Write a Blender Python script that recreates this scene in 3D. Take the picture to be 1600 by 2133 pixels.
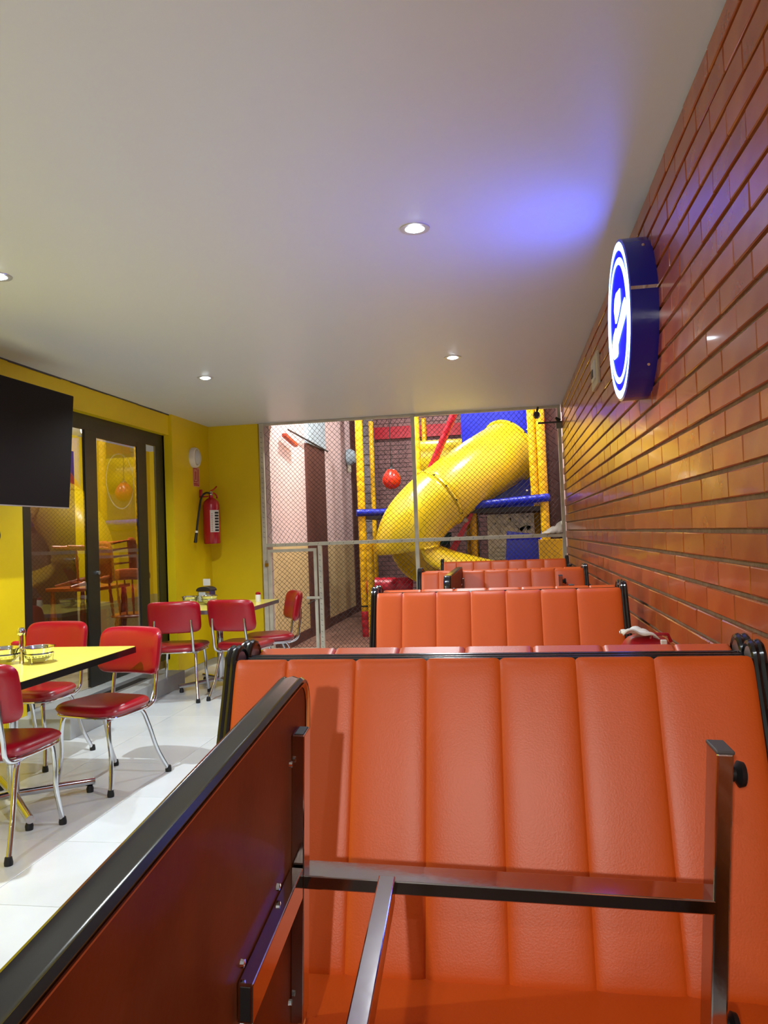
import bpy, bmesh, math, random
from mathutils import Vector, Matrix
random.seed(7)
PI = math.pi
scene = bpy.context.scene
COL = scene.collection
for o in list(bpy.data.objects):
    bpy.data.objects.remove(o)

# ------------------------------------------------------------------ camera
cam_d = bpy.data.cameras.new('camera')
cam_d.sensor_fit = 'HORIZONTAL'
cam_d.sensor_width = 36.0
cam_d.lens = 36.0
cam_d.clip_start = 0.03
cam = bpy.data.objects.new('camera', cam_d)
COL.objects.link(cam)
r_ = Vector((0.98616741, 0.16155458, -0.03706685))
u_ = Vector((0.04133266, -0.02312327, 0.99887783))
f_ = Vector((-0.16051618, 0.98659284, 0.0294809))
M3 = Matrix((r_, u_, -f_)).transposed()
cam.matrix_world = Matrix.Translation((0, 0, 1.36)) @ M3.to_4x4()
scene.camera = cam

# ------------------------------------------------------------------ exposure and world
scene.view_settings.view_transform = 'Standard'
scene.view_settings.look = 'None'
scene.view_settings.gamma = 1.0
scene.view_settings.use_curve_mapping = False
scene.view_settings.exposure = 0.14
world = bpy.data.worlds.new('world')
scene.world = world
world.use_nodes = True
world.node_tree.nodes['Background'].inputs[0].default_value = (0.85, 0.80, 0.74, 1)
world.node_tree.nodes['Background'].inputs[1].default_value = 0.2

# ------------------------------------------------------------------ light levels
SPOT_W = 70.0          # ceiling downlights of the dining room
PLAY_W = 150.0          # lamps high up in the play hall
BACK_W = 75.0          # lamp of the room behind the glass door


def lin(r, g, b):
    def c(v):
        v /= 255.0
        return v / 12.92 if v <= 0.04045 else ((v + 0.055) / 1.055) ** 2.4
    return (c(r), c(g), c(b), 1.0)


# ------------------------------------------------------------------ materials
def mat(name, rgb, rough=0.5, metal=0.0, spec=0.5, coat=0.0, bump=0.0, bscale=40.0, var=0.0, vscale=3.0,
        objrand=0.0, emit=None, estr=0.0, transmission=0.0, alpha=1.0, stretch=None, rgb2=None):
    m = bpy.data.materials.new(name)
    m.use_nodes = True
    nt = m.node_tree
    b = nt.nodes['Principled BSDF']
    col = lin(*rgb)
    b.inputs['Base Color'].default_value = col
    b.inputs['Roughness'].default_value = rough
    b.inputs['Metallic'].default_value = metal
    b.inputs['Specular IOR Level'].default_value = spec
    b.inputs['Coat Weight'].default_value = coat
    b.inputs['Coat Roughness'].default_value = 0.06
    if transmission:
        b.inputs['Transmission Weight'].default_value = transmission
    if alpha < 1:
        b.inputs['Alpha'].default_value = alpha
    if emit:
        b.inputs['Emission Color'].default_value = lin(*emit)
        b.inputs['Emission Strength'].default_value = estr
    tc = nt.nodes.new('ShaderNodeTexCoord')
    mp = nt.nodes.new('ShaderNodeMapping')
    nt.links.new(tc.outputs['Object'], mp.inputs['Vector'])
    if stretch:
        mp.inputs['Scale'].default_value = stretch
    last = None
    if var > 0:
        n = nt.nodes.new('ShaderNodeTexNoise')
        n.inputs['Scale'].default_value = vscale
        n.inputs['Detail'].default_value = 5
        nt.links.new(mp.outputs['Vector'], n.inputs['Vector'])
        mx = nt.nodes.new('ShaderNodeMix')
        mx.data_type = 'RGBA'
        c2 = lin(*rgb2) if rgb2 else tuple([max(0, c * (1 - var)) for c in col[:3]] + [1])
        mx.inputs[6].default_value = col
        mx.inputs[7].default_value = c2
        rmp = nt.nodes.new('ShaderNodeMapRange')
        rmp.inputs[1].default_value = 0.35
        rmp.inputs[2].default_value = 0.65
        nt.links.new(n.outputs['Fac'], rmp.inputs[0])
        nt.links.new(rmp.outputs[0], mx.inputs[0])
        last = mx.outputs[2]
    if objrand > 0:
        oi = nt.nodes.new('ShaderNodeObjectInfo')
        at = nt.nodes.new('ShaderNodeAttribute')
        at.attribute_name = 'rnd'
        ad = nt.nodes.new('ShaderNodeMath')
        ad.operation = 'ADD'
        nt.links.new(oi.outputs['Random'], ad.inputs[0])
        nt.links.new(at.outputs['Fac'], ad.inputs[1])
        fr = nt.nodes.new('ShaderNodeMath')
        fr.operation = 'FRACT'
        nt.links.new(ad.outputs[0], fr.inputs[0])
        mr = nt.nodes.new('ShaderNodeMapRange')
        mr.inputs[3].default_value = 1 - objrand
        mr.inputs[4].default_value = 1 + objrand
        nt.links.new(fr.outputs[0], mr.inputs[0])
        hs = nt.nodes.new('ShaderNodeHueSaturation')
        nt.links.new(mr.outputs[0], hs.inputs['Value'])
        if last:
            nt.links.new(last, hs.inputs['Color'])
        else:
            hs.inputs['Color'].default_value = col
        last = hs.outputs['Color']
    if last:
        nt.links.new(last, b.inputs['Base Color'])
    if bump > 0:
        n2 = nt.nodes.new('ShaderNodeTexNoise')
        n2.inputs['Scale'].default_value = bscale
        n2.inputs['Detail'].default_value = 3
        nt.links.new(mp.outputs['Vector'], n2.inputs['Vector'])
        bp = nt.nodes.new('ShaderNodeBump')
        bp.inputs['Strength'].default_value = bump
        bp.inputs['Distance'].default_value = 0.01
        nt.links.new(n2.outputs['Fac'], bp.inputs['Height'])
        nt.links.new(bp.outputs['Normal'], b.inputs['Normal'])
    return m


M = {}
M['ceiling'] = mat('ceiling_paint', (214, 221, 230), 0.42, spec=0.35, bump=0.03, bscale=6)
M['yellow_wall'] = mat('yellow_wall_paint', (230, 200, 0), 0.45, var=0.08, vscale=1.5, bump=0.05, bscale=25)
M['brick'] = mat('glazed_brick', (160, 86, 40), 0.27, coat=0.22, var=0.35, vscale=5, objrand=0.13, bump=0.10, bscale=9, rgb2=(146, 68, 30))
M['mortar'] = mat('mortar', (150, 128, 110), 0.9, var=0.3, vscale=30, bump=0.5, bscale=80)
M['floor_tile'] = mat('white_porcelain', (222, 226, 226), 0.16, var=0.10, vscale=2.5, objrand=0.02)
M['grout'] = mat('floor_grout', (150, 150, 146), 0.8)
M['play_tile'] = mat('brown_floor_tile', (128, 92, 76), 0.5, var=0.35, vscale=6, objrand=0.1)
M['vinyl'] = mat('orange_vinyl', (208, 86, 18), 0.42, spec=0.5, bump=0.06, bscale=260, var=0.06, vscale=3)
M['black_trim'] = mat('black_rubber_trim', (14, 15, 17), 0.16, spec=0.7)
M['dark_laminate'] = mat('dark_grey_laminate', (84, 72, 68), 0.3)
M['brown_laminate'] = mat('brown_laminate', (146, 88, 42), 0.5, spec=0.3, var=0.25, vscale=5, stretch=(1.2, 1.2, 7), rgb2=(124, 70, 32), bump=0.04, bscale=60)
M['plywood'] = mat('plywood_edge', (236, 160, 90), 0.6)
M['red_vinyl'] = mat('red_vinyl', (164, 8, 30), 0.30, spec=0.6, bump=0.06, bscale=200, var=0.08, vscale=4)
M['chrome'] = mat('chrome', (214, 216, 220), 0.10, metal=1.0)
M['chrome_worn'] = mat('worn_chrome', (190, 184, 180), 0.09, metal=1.0, bump=0.02, bscale=20)
M['rubber'] = mat('black_rubber', (18, 18, 20), 0.5)
M['black_hole'] = mat('hollow_black', (8, 8, 8), 0.6)
M['yellow_laminate'] = mat('yellow_laminate', (240, 224, 100), 0.22, var=0.05, vscale=6)
M['alu'] = mat('aluminium_edge', (180, 184, 190), 0.3, metal=0.8)
M['frame_black'] = mat('black_aluminium', (14, 16, 14), 0.4)
M['glass'] = mat('clear_glass', (255, 255, 255), 0.01, spec=0.5, transmission=1.0)
M['tan_dado'] = mat('tan_dado', (176, 160, 118), 0.6, var=0.15, vscale=4)
M['brown_door'] = mat('dark_brown_door', (62, 32, 28), 0.35)
M['wood'] = mat('varnished_wood', (176, 84, 26), 0.3, var=0.3, vscale=8, stretch=(1, 1, 6), coat=0.2)
M['tv'] = mat('tv_shell', (12, 6, 8), 0.6, spec=0.15)
M['tv_dark'] = mat('tv_edge', (30, 28, 30), 0.3)
M['curb'] = mat('grey_curb_tile', (170, 172, 168), 0.4, var=0.12, vscale=5)
M['grey_paint'] = mat('beige_grey_paint', (208, 203, 184), 0.5, var=0.18, vscale=12, bump=0.1, bscale=50)
M['net'] = mat('dark_net_cord', (52, 46, 44), 0.8)
M['pink'] = mat('pink_wall', (228, 200, 196), 0.7, var=0.08, vscale=2, bump=0.2, bscale=30)
M['tan_wall'] = mat('tan_wall', (218, 190, 134), 0.7, var=0.12, vscale=2, bump=0.15, bscale=30)
M['brown_paint'] = mat('brown_paint', (92, 52, 42), 0.55, var=0.15, vscale=4)
M['mauve'] = mat('mauve_brick', (150, 112, 110), 0.7, var=0.2, vscale=5, objrand=0.08)
M['stone'] = mat('grey_stone', (128, 122, 124), 0.8, var=0.4, vscale=9, bump=0.8, bscale=20)
M['foam_yellow'] = mat('yellow_vinyl_padding', (240, 188, 14), 0.35, var=0.15, vscale=10, bump=0.3, bscale=30)
M['foam_blue'] = mat('blue_vinyl_padding', (10, 34, 178), 0.3, bump=0.3, bscale=30)
M['foam_red'] = mat('red_vinyl_padding', (186, 24, 44), 0.35, bump=0.3, bscale=30)
M['slide_yellow'] = mat('yellow_slide_plastic', (236, 204, 28), 0.28, spec=0.6, var=0.06, vscale=2)
M['blue_plastic'] = mat('blue_plastic', (4, 22, 190), 0.25, spec=0.5)
M['teal_plastic'] = mat('teal_plastic', (20, 96, 110), 0.4)
M['red_ball'] = mat('red_ball_plastic', (200, 46, 26), 0.22)
M['grey_rock'] = mat('grey_climbing_panel', (216, 212, 196), 0.7, var=0.25, vscale=14, bump=0.6, bscale=40)
M['dark'] = mat('dark_plastic', (40, 34, 34), 0.4)
M['grey_dark'] = mat('dark_grey_plastic', (70, 66, 64), 0.6)
M['white_plastic'] = mat('white_plastic', (225, 222, 214), 0.4)
M['ivory'] = mat('ivory_plastic', (186, 178, 156), 0.5)
M['red_paint'] = mat('red_enamel', (176, 16, 38), 0.2, coat=0.3)
M['paper'] = mat('white_paper', (220, 216, 206), 0.7)
M['brass'] = mat('brass', (176, 140, 60), 0.3, metal=1.0)
M['navy'] = mat('navy_sign_side', (14, 26, 140), 0.22, spec=0.6)
M['lit_white'] = mat('lit_white_face', (240, 250, 255), 0.3, emit=(170, 218, 255), estr=2.6)
M['lit_blue'] = mat('lit_blue_face', (0, 0, 160), 0.5, spec=0.1, emit=(0, 0, 255), estr=15.0)
M['lamp_lens'] = mat('lamp_lens', (255, 255, 255), 0.3, emit=(226, 240, 255), estr=40)
M['lamp_ring'] = mat('lamp_ring', (205, 205, 205), 0.35, metal=0.6)
M['red_led'] = mat('red_led', (255, 40, 10), 0.3, emit=(255, 60, 20), estr=5)
M['red_lens'] = mat('orange_lamp_body', (200, 80, 50), 0.4)
M['pale_glass'] = mat('frosted_lamp_glass', (196, 200, 198), 0.3)
M['blue_grey'] = mat('blue_grey_lamp', (176, 196, 206), 0.4)
M['sign_pink'] = mat('faded_sign_board', (214, 150, 130), 0.5)
M['sign_red'] = mat('sign_red_print', (176, 30, 24), 0.5)
M['label_black'] = mat('label_black_print', (26, 28, 30), 0.4)
M['glass_reflection'] = mat('painted_reflection_film', (230, 235, 220), 0.7, alpha=0.14)  # pale film that paints a reflection on the door glass
M['sill_film'] = mat('plain_grey', (120, 120, 110), 0.5)

# ------------------------------------------------------------------ mesh helpers


class MB:
    def __init__(self):
        self.v = []
        self.f = []
        self.r = None

    def add(self, vs, fs):
        n = len(self.v)
        self.v += [tuple(p) for p in vs]
        self.f += [tuple(i + n for i in q) for q in fs]
        return self

    def box(self, x0, x1, y0, y1, z0, z1, bev=0.0):
        if bev <= 0:
            vs = [(x, y, z) for x in (x0, x1) for y in (y0, y1) for z in (z0, z1)]
            fs = [(0, 1, 3, 2), (4, 6, 7, 5), (0, 4, 5, 1), (2, 3, 7, 6), (0, 2, 6, 4), (1, 5, 7, 3)]
            return self.add(vs, fs)
        bm = bmesh.new()
        bmesh.ops.create_cube(bm, size=1)
        for v in bm.verts:
            v.co = Vector(((x0 + x1) / 2 + v.co.x * (x1 - x0), (y0 + y1) / 2 + v.co.y * (y1 - y0), (z0 + z1) / 2 + v.co.z * (z1 - z0)))
        bmesh.ops.bevel(bm, geom=list(bm.edges), offset=bev, segments=2, affect='EDGES', profile=0.5)
        self.bm(bm)
        return self

    def bm(self, bm):
        bm.verts.index_update()
        self.add([v.co[:] for v in bm.verts], [[v.index for v in f.verts] for f in bm.faces])
        bm.free()
        return self

    def tube(self, pts, r, seg=10, closed=False, caps=True, r2=None, ang0=0.0):
        pts = [Vector(p) for p in pts]
        n = len(pts)
        rs = r if isinstance(r, (list, tuple)) else [r] * n
        rings = []
        up = None
        for i, p in enumerate(pts):
            if closed:
                t = (pts[(i + 1) % n] - pts[i - 1]).normalized()
            else:
                t = (pts[min(i + 1, n - 1)] - pts[max(i - 1, 0)]).normalized()
            if up is None:
                up = Vector((0, 0, 1)) if abs(t.z) < 0.9 else Vector((1, 0, 0))
            up = (up - t * up.dot(t)).normalized()
            s = t.cross(up)
            ring = []
            for k in range(seg):
                a = 2 * PI * k / seg + ang0
                ring.append(p + (s * math.cos(a) * rs[i] + up * math.sin(a) * (rs[i] if r2 is None else r2)))
            rings.append(ring)
        vs = [q for rg in rings for q in rg]
        fs = []
        m = n if closed else n - 1
        for i in range(m):
            a, b = i * seg, ((i + 1) % n) * seg
            for k in range(seg):
                fs.append((a + k, a + (k + 1) % seg, b + (k + 1) % seg, b + k))
        if caps and not closed:
            fs.append(tuple(reversed(range(seg))))
            fs.append(tuple(range((n - 1) * seg, n * seg)))
        return self.add(vs, fs)

    def lathe(self, prof, cx=0, cy=0, cz=0, seg=24, axis='z'):
        vs = []
        for (r, z) in prof:
            for k in range(seg):
                a = 2 * PI * k / seg
                p = (r * math.cos(a), r * math.sin(a), z)
                if axis == 'x':
                    p = (p[2], p[0], p[1])
                elif axis == 'y':
                    p = (p[0], p[2], p[1])
                vs.append((p[0] + cx, p[1] + cy, p[2] + cz))
        fs = []
        n = len(prof)
        for i in range(n - 1):
            for k in range(seg):
                fs.append((i * seg + k, i * seg + (k + 1) % seg, (i + 1) * seg + (k + 1) % seg, (i + 1) * seg + k))
        if prof[0][0] > 1e-6:
            fs.append(tuple(reversed(range(seg))))
        if prof[-1][0] > 1e-6:
            fs.append(tuple(range((n - 1) * seg, n * seg)))
        return self.add(vs, fs)

    def prism(self, outline, a, b, axis='x'):
        n = len(outline)
        def P(u, v, w):
            return {'x': (w, u, v), 'y': (u, w, v), 'z': (u, v, w)}[axis]
        vs = [P(u, v, a) for u, v in outline] + [P(u, v, b) for u, v in outline]
        fs = [tuple(range(n)), tuple(reversed(range(n, 2 * n)))]
        for i in range(n):
            j = (i + 1) % n
            fs.append((i, i + n, j + n, j))
        return self.add(vs, fs)

    def pillow(self, w, h, t, nu=14, nv=14, sq=8.0, eu=6.0, ev=6.0, xf=None, flat_back=False, edge=0.0):
        """soft slab: w along x, h along z, thickness t along y"""
        def uu(k, n):
            a = -1 + 2 * k / n
            return math.copysign(1 - (1 - abs(a)) ** 1.6, a)
        def sheet(sgn):
            vs = []
            for j in range(nv + 1):
                for i in range(nu + 1):
                    u, v = uu(i, nu), uu(j, nv)
                    mx = max(abs(u), abs(v))
                    s = 1.0
                    if mx > 1e-6:
                        s = mx / ((abs(u) ** sq + abs(v) ** sq) ** (1 / sq))
                    d = ((max(0, 1 - abs(u) ** eu) * max(0, 1 - abs(v) ** ev)) ** 0.5)
                    d = edge + (1 - edge) * d
                    if flat_back and sgn > 0:
                        d = 0.0
                    p = (u * s * w / 2, sgn * d * t / 2, v * s * h / 2)
                    vs.append(xf(p) if xf else p)
            return vs
        A, B = sheet(-1), sheet(1)
        n = len(A)
        fs = []
        W = nu + 1
        for j in range(nv):
            for i in range(nu):
                a = j * W + i
                fs.append((a, a + 1, a + 1 + W, a + W))
                fs.append((n + a, n + a + W, n + a + 1 + W, n + a + 1))
        rim = [i for i in range(nu + 1)] + [j * W + nu for j in range(1, nv + 1)] + [nv * W + i for i in range(nu - 1, -1, -1)] + [j * W for j in range(nv - 1, 0, -1)]
        for k in range(len(rim)):
            a, b = rim[k], rim[(k + 1) % len(rim)]
            fs.append((a, a + n, b + n, b))
        bm = bmesh.new()
        vv = [bm.verts.new(p) for p in A + B]
        for q in fs:
            try:
                bm.faces.new([vv[i] for i in q])
            except ValueError:
                pass
        bmesh.ops.remove_doubles(bm, verts=bm.verts, dist=1e-5)
        bmesh.ops.recalc_face_normals(bm, faces=bm.faces)
        return self.bm(bm)

    def mesh(self, name, m, smooth=False):
        me = bpy.data.meshes.new(name)
        me.from_pydata(self.v, [], self.f)
        me.materials.append(m)
        if smooth:
            me.polygons.foreach_set('use_smooth', [True] * len(me.polygons))
            try:
                me.set_sharp_from_angle(angle=math.radians(40))
            except Exception:
                pass
        me.update()
        return me

    def obj(self, name, m, parent=None, smooth=False, loc=None, rot=None, label=None):
        me = self.mesh(name, m, smooth)
        return place(name, me, parent, loc, rot, label)


def place(name, me, parent=None, loc=None, rot=None, label=None):
    o = bpy.data.objects.new(name, me)
    COL.objects.link(o)
    if parent:
        o.parent = parent
    if loc:
        o.location = loc
    if rot:
        o.rotation_euler = rot
    if label:
        o['label'] = label
    return o


def tag(o, label, cat, group=None, kind=None):
    o['label'] = label
    o['category'] = cat
    if group:
        o['group'] = group
    if kind:
        o['kind'] = kind
    return o


def thing(name, label, cat, loc=(0, 0, 0), rot=(0, 0, 0), group=None):
    o = bpy.data.objects.new(name, None)
    COL.objects.link(o)
    o.empty_display_size = 0.1
    o.location = loc
    o.rotation_euler = rot
    return tag(o, label, cat, group)


def struct(o, label=None):
    o['kind'] = 'structure'
    if label:
        o['label'] = label
    return o


CHILD = {}


def kids(o):
    return [c for c in bpy.data.objects if c.parent == o]


def dup(root, loc=None, rot=None, label=None, group=None):
    r = root.copy()
    COL.objects.link(r)
    for ch in kids(root):
        c = ch.copy()
        COL.objects.link(c)
        c.parent = r
        for g in kids(ch):
            d = g.copy()
            COL.objects.link(d)
            d.parent = c
    if loc is not None:
        r.location = loc
    if rot is not None:
        r.rotation_euler = rot
    if label:
        r['label'] = label
    if group:
        r['group'] = group
    return r


def spline(pts, n=8):
    """Catmull-Rom through points"""
    P = [Vector(p) for p in pts]
    P = [P[0] * 2 - P[1]] + P + [P[-1] * 2 - P[-2]]
    out = []
    for i in range(1, len(P) - 2):
        for k in range(n):
            t = k / n
            a, b, c, d = P[i - 1], P[i], P[i + 1], P[i + 2]
            out.append(0.5 * ((2 * b) + (c - a) * t + (2 * a - 5 * b + 4 * c - d) * t * t + (3 * b - a - 3 * c + d) * t ** 3))
    out.append(P[-2])
    return out


# ------------------------------------------------------------------ room shell
CEIL = 2.71
WX = 0.615         # plane of the mortar on the right wall
NETY = 8.6
LX = -3.5

# ceiling
struct(MB().box(-6.0, 0.9, -3.0, NETY + 0.06, CEIL, CEIL + 0.12).obj('ceiling', M['ceiling']))

# floor: bedding slab and porcelain tiles
floor = struct(MB().box(LX - 0.1, 0.9, -3.0, NETY + 0.04, -0.1, -0.003).obj('floor', M['grout']))
TS = 0.60
tile_me = MB().box(-TS / 2 + 0.0015, TS / 2 - 0.0015, -TS / 2 + 0.0015, TS / 2 - 0.0015, -0.01, 0, 0.001).mesh('floor_tile', M['floor_tile'])
x = -3.28 + TS / 2
cols = []
while x - TS / 2 < 0.6:
    cols.append(x)
    x += TS
for i, x in enumerate(cols):
    for j in range(19):
        y = -2.7 + j * TS + TS / 2
        if y + TS / 2 > NETY + 0.3:
            continue
        place('tile', tile_me, floor, (x, y, 0))

# left curb in front of the glass door
curb = struct(MB().box(-3.62, -3.10, 5.0, 6.93, 0, 0.148, 0.006).obj('trim_1', M['curb']))
MB().box(-3.34, -3.26, 5.5, 6.5, 0.146, 0.151).obj('track_slot', M['black_hole'], curb)
MB().box(-3.42, -3.22, 5.3, 6.75, 0.147, 0.1495, 0.001).obj('track_plate', M['alu'], curb)

# left wall
wl = MB()
wl.box(LX - 0.12, LX, -3.0, 5.10, 0, CEIL)
wl.box(LX - 0.12, LX, 5.10, 7.60, 2.49, CEIL)
wl.box(LX - 0.12, LX + 0.03, 7.60, NETY + 0.04, 0, CEIL)
wall_left = struct(wl.obj('wall_left', M['yellow_wall']))
# short wall that faces the camera next to the net
struct(MB().box(-3.47, -2.86, NETY - 0.0, NETY + 0.12, 0, CEIL).obj('wall_back', M['yellow_wall']))
# thin cracked joint between wall and ceiling
cr = MB()
y = 2.0
while y < NETY - 0.1:
    L = random.uniform(0.1, 0.35)
    cr.box(LX, LX + 0.006 + random.random() * 0.006, y, y + L, CEIL - 0.006 - random.random() * 0.007, CEIL)
    y += L
struct(cr.obj('trim_2', M['grey_dark']))

# ---- glass door front (black aluminium)
DX0, DX1 = -3.60, -3.57
door1 = MB()
door1.box(DX0, DX1, 5.10, 5.30, 0.148, 2.49)
door1.box(DX0, DX1, 7.43, 7.60, 0.148, 2.49)
door1.box(DX0, DX1, 5.30, 7.43, 2.36, 2.49)
door = struct(door1.obj('door_1', M['frame_black']))
lf = MB()
lf.box(DX0 + 0.004, DX1 + 0.006, 6.07, 6.26, 0.155, 2.36, 0.004)
lf.box(DX0 + 0.004, DX1 + 0.006, 7.01, 7.20, 0.155, 2.36, 0.004)
lf.box(DX0 + 0.004, DX1 + 0.004, 6.26, 7.01, 2.31, 2.36)
lf.box(DX0 + 0.004, DX1 + 0.004, 6.26, 7.01, 0.155, 0.33)
leaf = lf.obj('door_leaf', M['frame_black'], door)
MB().lathe([(0.0, 0), (0.018, 0), (0.018, 0.02), (0.0, 0.02)], DX1 + 0.006, 6.22, 1.12, 16, 'x').obj('lock', M['chrome'], leaf, True)
MB().box(-3.577, -3.572, 6.26, 7.01, 0.33, 2.31).obj('pane', M['glass'], door)
MB().box(-3.577, -3.572, 5.30, 6.07, 0.155, 2.36).obj('pane', M['glass'], door)
MB().box(-3.577, -3.572, 7.20, 7.43, 0.155, 2.36).obj('pane', M['glass'], door)
# faint ring on the leaf's glass: a reflection drawn as a pale film
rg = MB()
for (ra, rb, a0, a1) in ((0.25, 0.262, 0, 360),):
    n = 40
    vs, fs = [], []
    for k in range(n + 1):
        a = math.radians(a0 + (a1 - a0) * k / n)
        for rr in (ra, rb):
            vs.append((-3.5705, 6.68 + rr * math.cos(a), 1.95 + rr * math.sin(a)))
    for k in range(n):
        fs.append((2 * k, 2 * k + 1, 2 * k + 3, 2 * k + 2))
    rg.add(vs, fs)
rg.obj('ring_reflection', M['glass_reflection'], door)

# ---- room behind the glass
struct(MB().box(-6.2, -3.63, 4.0, 11.2, 0.05, 0.14).obj('floor_2', M['tan_dado']))
rb = MB()
rb.box(-5.32, -5.2, 4.0, 11.2, 0.14, CEIL)
rb.box(-5.2, -3.62, 10.6, 10.72, 0.14, CEIL)
rb.box(-3.62, -3.56, 7.60, 10.6, 0.14, CEIL)
rb.box(-5.2, -3.62, 4.3, 4.4, 0.14, CEIL)
struct(rb.obj('wall_far_left', M['yellow_wall']))
struct(MB().box(-5.2, -5.17, 8.53, 10.6, 0.14, 0.62).obj('trim_3', M['tan_dado']))
struct(MB().box(-5.2, -3.64, 10.57, 10.6, 0.14, 0.62).obj('trim_4', M['tan_dado']))
d2 = struct(MB().box(-5.2, -5.14, 6.3, 8.50, 0.14, 2.5, 0.004).obj('door_2', M['brown_door']))
MB().lathe([(0.0, 0.09), (0.03, 0.085), (0.036, 0.06), (0.03, 0.035), (0.012, 0.03), (0.012, 0.0)], -5.14, 8.40, 1.20, 20, 'x').obj('knob', M['chrome'], d2, True)

# ---- right wall with bricks
wall_right = struct(MB().box(WX, WX + 0.25, -1.2, NETY + 0.02, 0, CEIL).obj('wall_right', M['mortar']))
BH, BL = 0.0853, 0.300
bh, bl, bd = 0.0725, 0.2950, 0.013


def brick_geo(w, h, d, c=0.003):
    """brick slip facing -X, centre at origin, back at x=+0"""
    y, z = w / 2, h / 2
    vs = [(0.004, -y, -z), (0.004, y, -z), (0.004, y, z), (0.004, -y, z),
          (-d + c, -y, -z), (-d + c, y, -z), (-d + c, y, z), (-d + c, -y, z),
          (-d, -y + c, -z + c), (-d, y - c, -z + c), (-d, y - c, z - c), (-d, -y + c, z - c)]
    fs = [(0, 1, 5, 4), (1, 2, 6, 5), (2, 3, 7, 6), (3, 0, 4, 7), (4, 5, 9, 8), (5, 6, 10, 9), (6, 7, 11, 10), (7, 4, 8, 11), (8, 9, 10, 11)]
    return vs, fs


bmes = []
for k in range(4):
    v, f = brick_geo(bl, bh, bd)
    v = [(p[0] + (random.uniform(-.0012, .0012) if i >= 4 else 0), p[1] + random.uniform(-.0008, .0008), p[2] + random.uniform(-.001, .001)) for i, p in enumerate(v)]
    bmes.append(MB().add(v, f).mesh('brick', M['brick']))
cells = []
nrow = int(CEIL / BH) + 1
for r in range(nrow):
    z = 0.013 + r * BH
    if z + bh / 2 > CEIL + 0.02:
        continue
    y = -1.05 + (BL / 2 if r % 2 else 0)
    while y + BL / 2 < NETY + 0.02:
        cells.append((y, z))
        y += BL
single = sorted([c for c in cells if c[0] > 1.85 and c[1] > 0.78], key=lambda c: c[0])[:300]
sset = set(single)
for (y, z) in single:
    o = place('brick', random.choice(bmes), wall_right, (WX, y, z), (random.uniform(-.002, .002), random.uniform(-.008, .008), random.uniform(-.006, .006)))
rest = MB()
rv = []
for (y, z) in cells:
    if (y, z) in sset:
        continue
    v, f = brick_geo(bl, bh, bd)
    ty, tz = random.uniform(-.006, .006), random.uniform(-.008, .008)
    v = [(p[0] + WX + ty * p[1] + tz * p[2], p[1] + y, p[2] + z) for p in v]
    rest.add(v, f)
    rv += [random.random()] * len(v)
ro = rest.obj('brick', M['brick'], wall_right)
ro['kind'] = 'stuff'
at = ro.data.attributes.new('rnd', 'FLOAT', 'POINT')
at.data.foreach_set('value', rv)

# ------------------------------------------------------------------ ceiling downlights
def downlight(x, y, label, w=SPOT_W, rad=0.055):
    t = thing('ceiling_downlight', label, 'ceiling light', (x, y, CEIL), group='round ceiling downlights')
    MB().lathe([(rad * 0.75, 0.0), (rad * 0.78, -0.004), (rad * 1.2, -0.004), (rad * 1.22, 0.0)], seg=32).obj('ring', M['lamp_ring'], t, True)
    MB().lathe([(0.0, -0.012), (rad * 0.5, -0.010), (rad * 0.76, -0.002)], seg=32).obj('lens', M['lamp_lens'], t, True)
    ld = bpy.data.lights.new('downlight_lamp', 'SPOT')
    ld.energy = w
    ld.color = (0.86, 0.95, 1.0)
    ld.spot_size = math.radians(150)
    ld.spot_blend = 0.6
    ld.shadow_soft_size = 0.025
    lo = bpy.data.objects.new('lamp', ld)
    COL.objects.link(lo)
    lo.parent = t
    lo.location = (0, 0, -0.03)
    return t


downlight(-0.36, 3.35, 'brightest round downlight in the middle of the white ceiling')
downlight(-0.38, 5.92, 'small round downlight further back, between the bright one and the net')
downlight(-2.43, 6.00, 'small round downlight over the far yellow table by the fire extinguisher', w=SPOT_W * 1.4)
downlight(-2.45, 3.42, 'round downlight at the left edge of the ceiling above the television', w=SPOT_W * 3.0)
downlight(-0.40, 0.75, 'round downlight overhead near the viewer above the first booth', w=SPOT_W * 0.14)
downlight(-2.45, 0.75, 'round downlight overhead near the viewer on the aisle side', w=SPOT_W * 1.0)
downlight(-0.40, -1.8, 'round downlight behind the viewer on the booth side', w=SPOT_W * 0.5)
downlight(-2.45, -1.8, 'round downlight behind the viewer on the aisle side', w=SPOT_W * 0.6)
# light source inferred behind the viewer, on an added made-up pendant fixture: it throws the shadows of the upturned table on the nearest bench
pl = thing('added_pendant_lamp', 'small added pendant lamp, unseen behind the viewer over the booth row', 'ceiling light', (-0.19, -0.70, 1.64))
MB().lathe([(0.10, 0.0), (0.085, 0.07), (0.03, 0.12), (0.0, 0.125)], seg=24).obj('shade', M['dark'], pl, True)
MB().lathe([(0.0, -0.01), (0.035, 0.02), (0.0, 0.06)], seg=20).obj('bulb', M['lamp_ring'], pl, True)
MB().tube([(0, 0, 0.12), (0, 0, CEIL - 1.64)], 0.006, 8).obj('rod', M['rubber'], pl)
ld = bpy.data.lights.new('added_pendant_light', 'POINT')
ld.energy = 72.0
ld.color = (1.0, 0.97, 0.92)
ld.shadow_soft_size = 0.02
lo = bpy.data.objects.new('lamp', ld)
COL.objects.link(lo)
lo.parent = pl
lo.location = (0, 0, -0.04)

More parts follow.
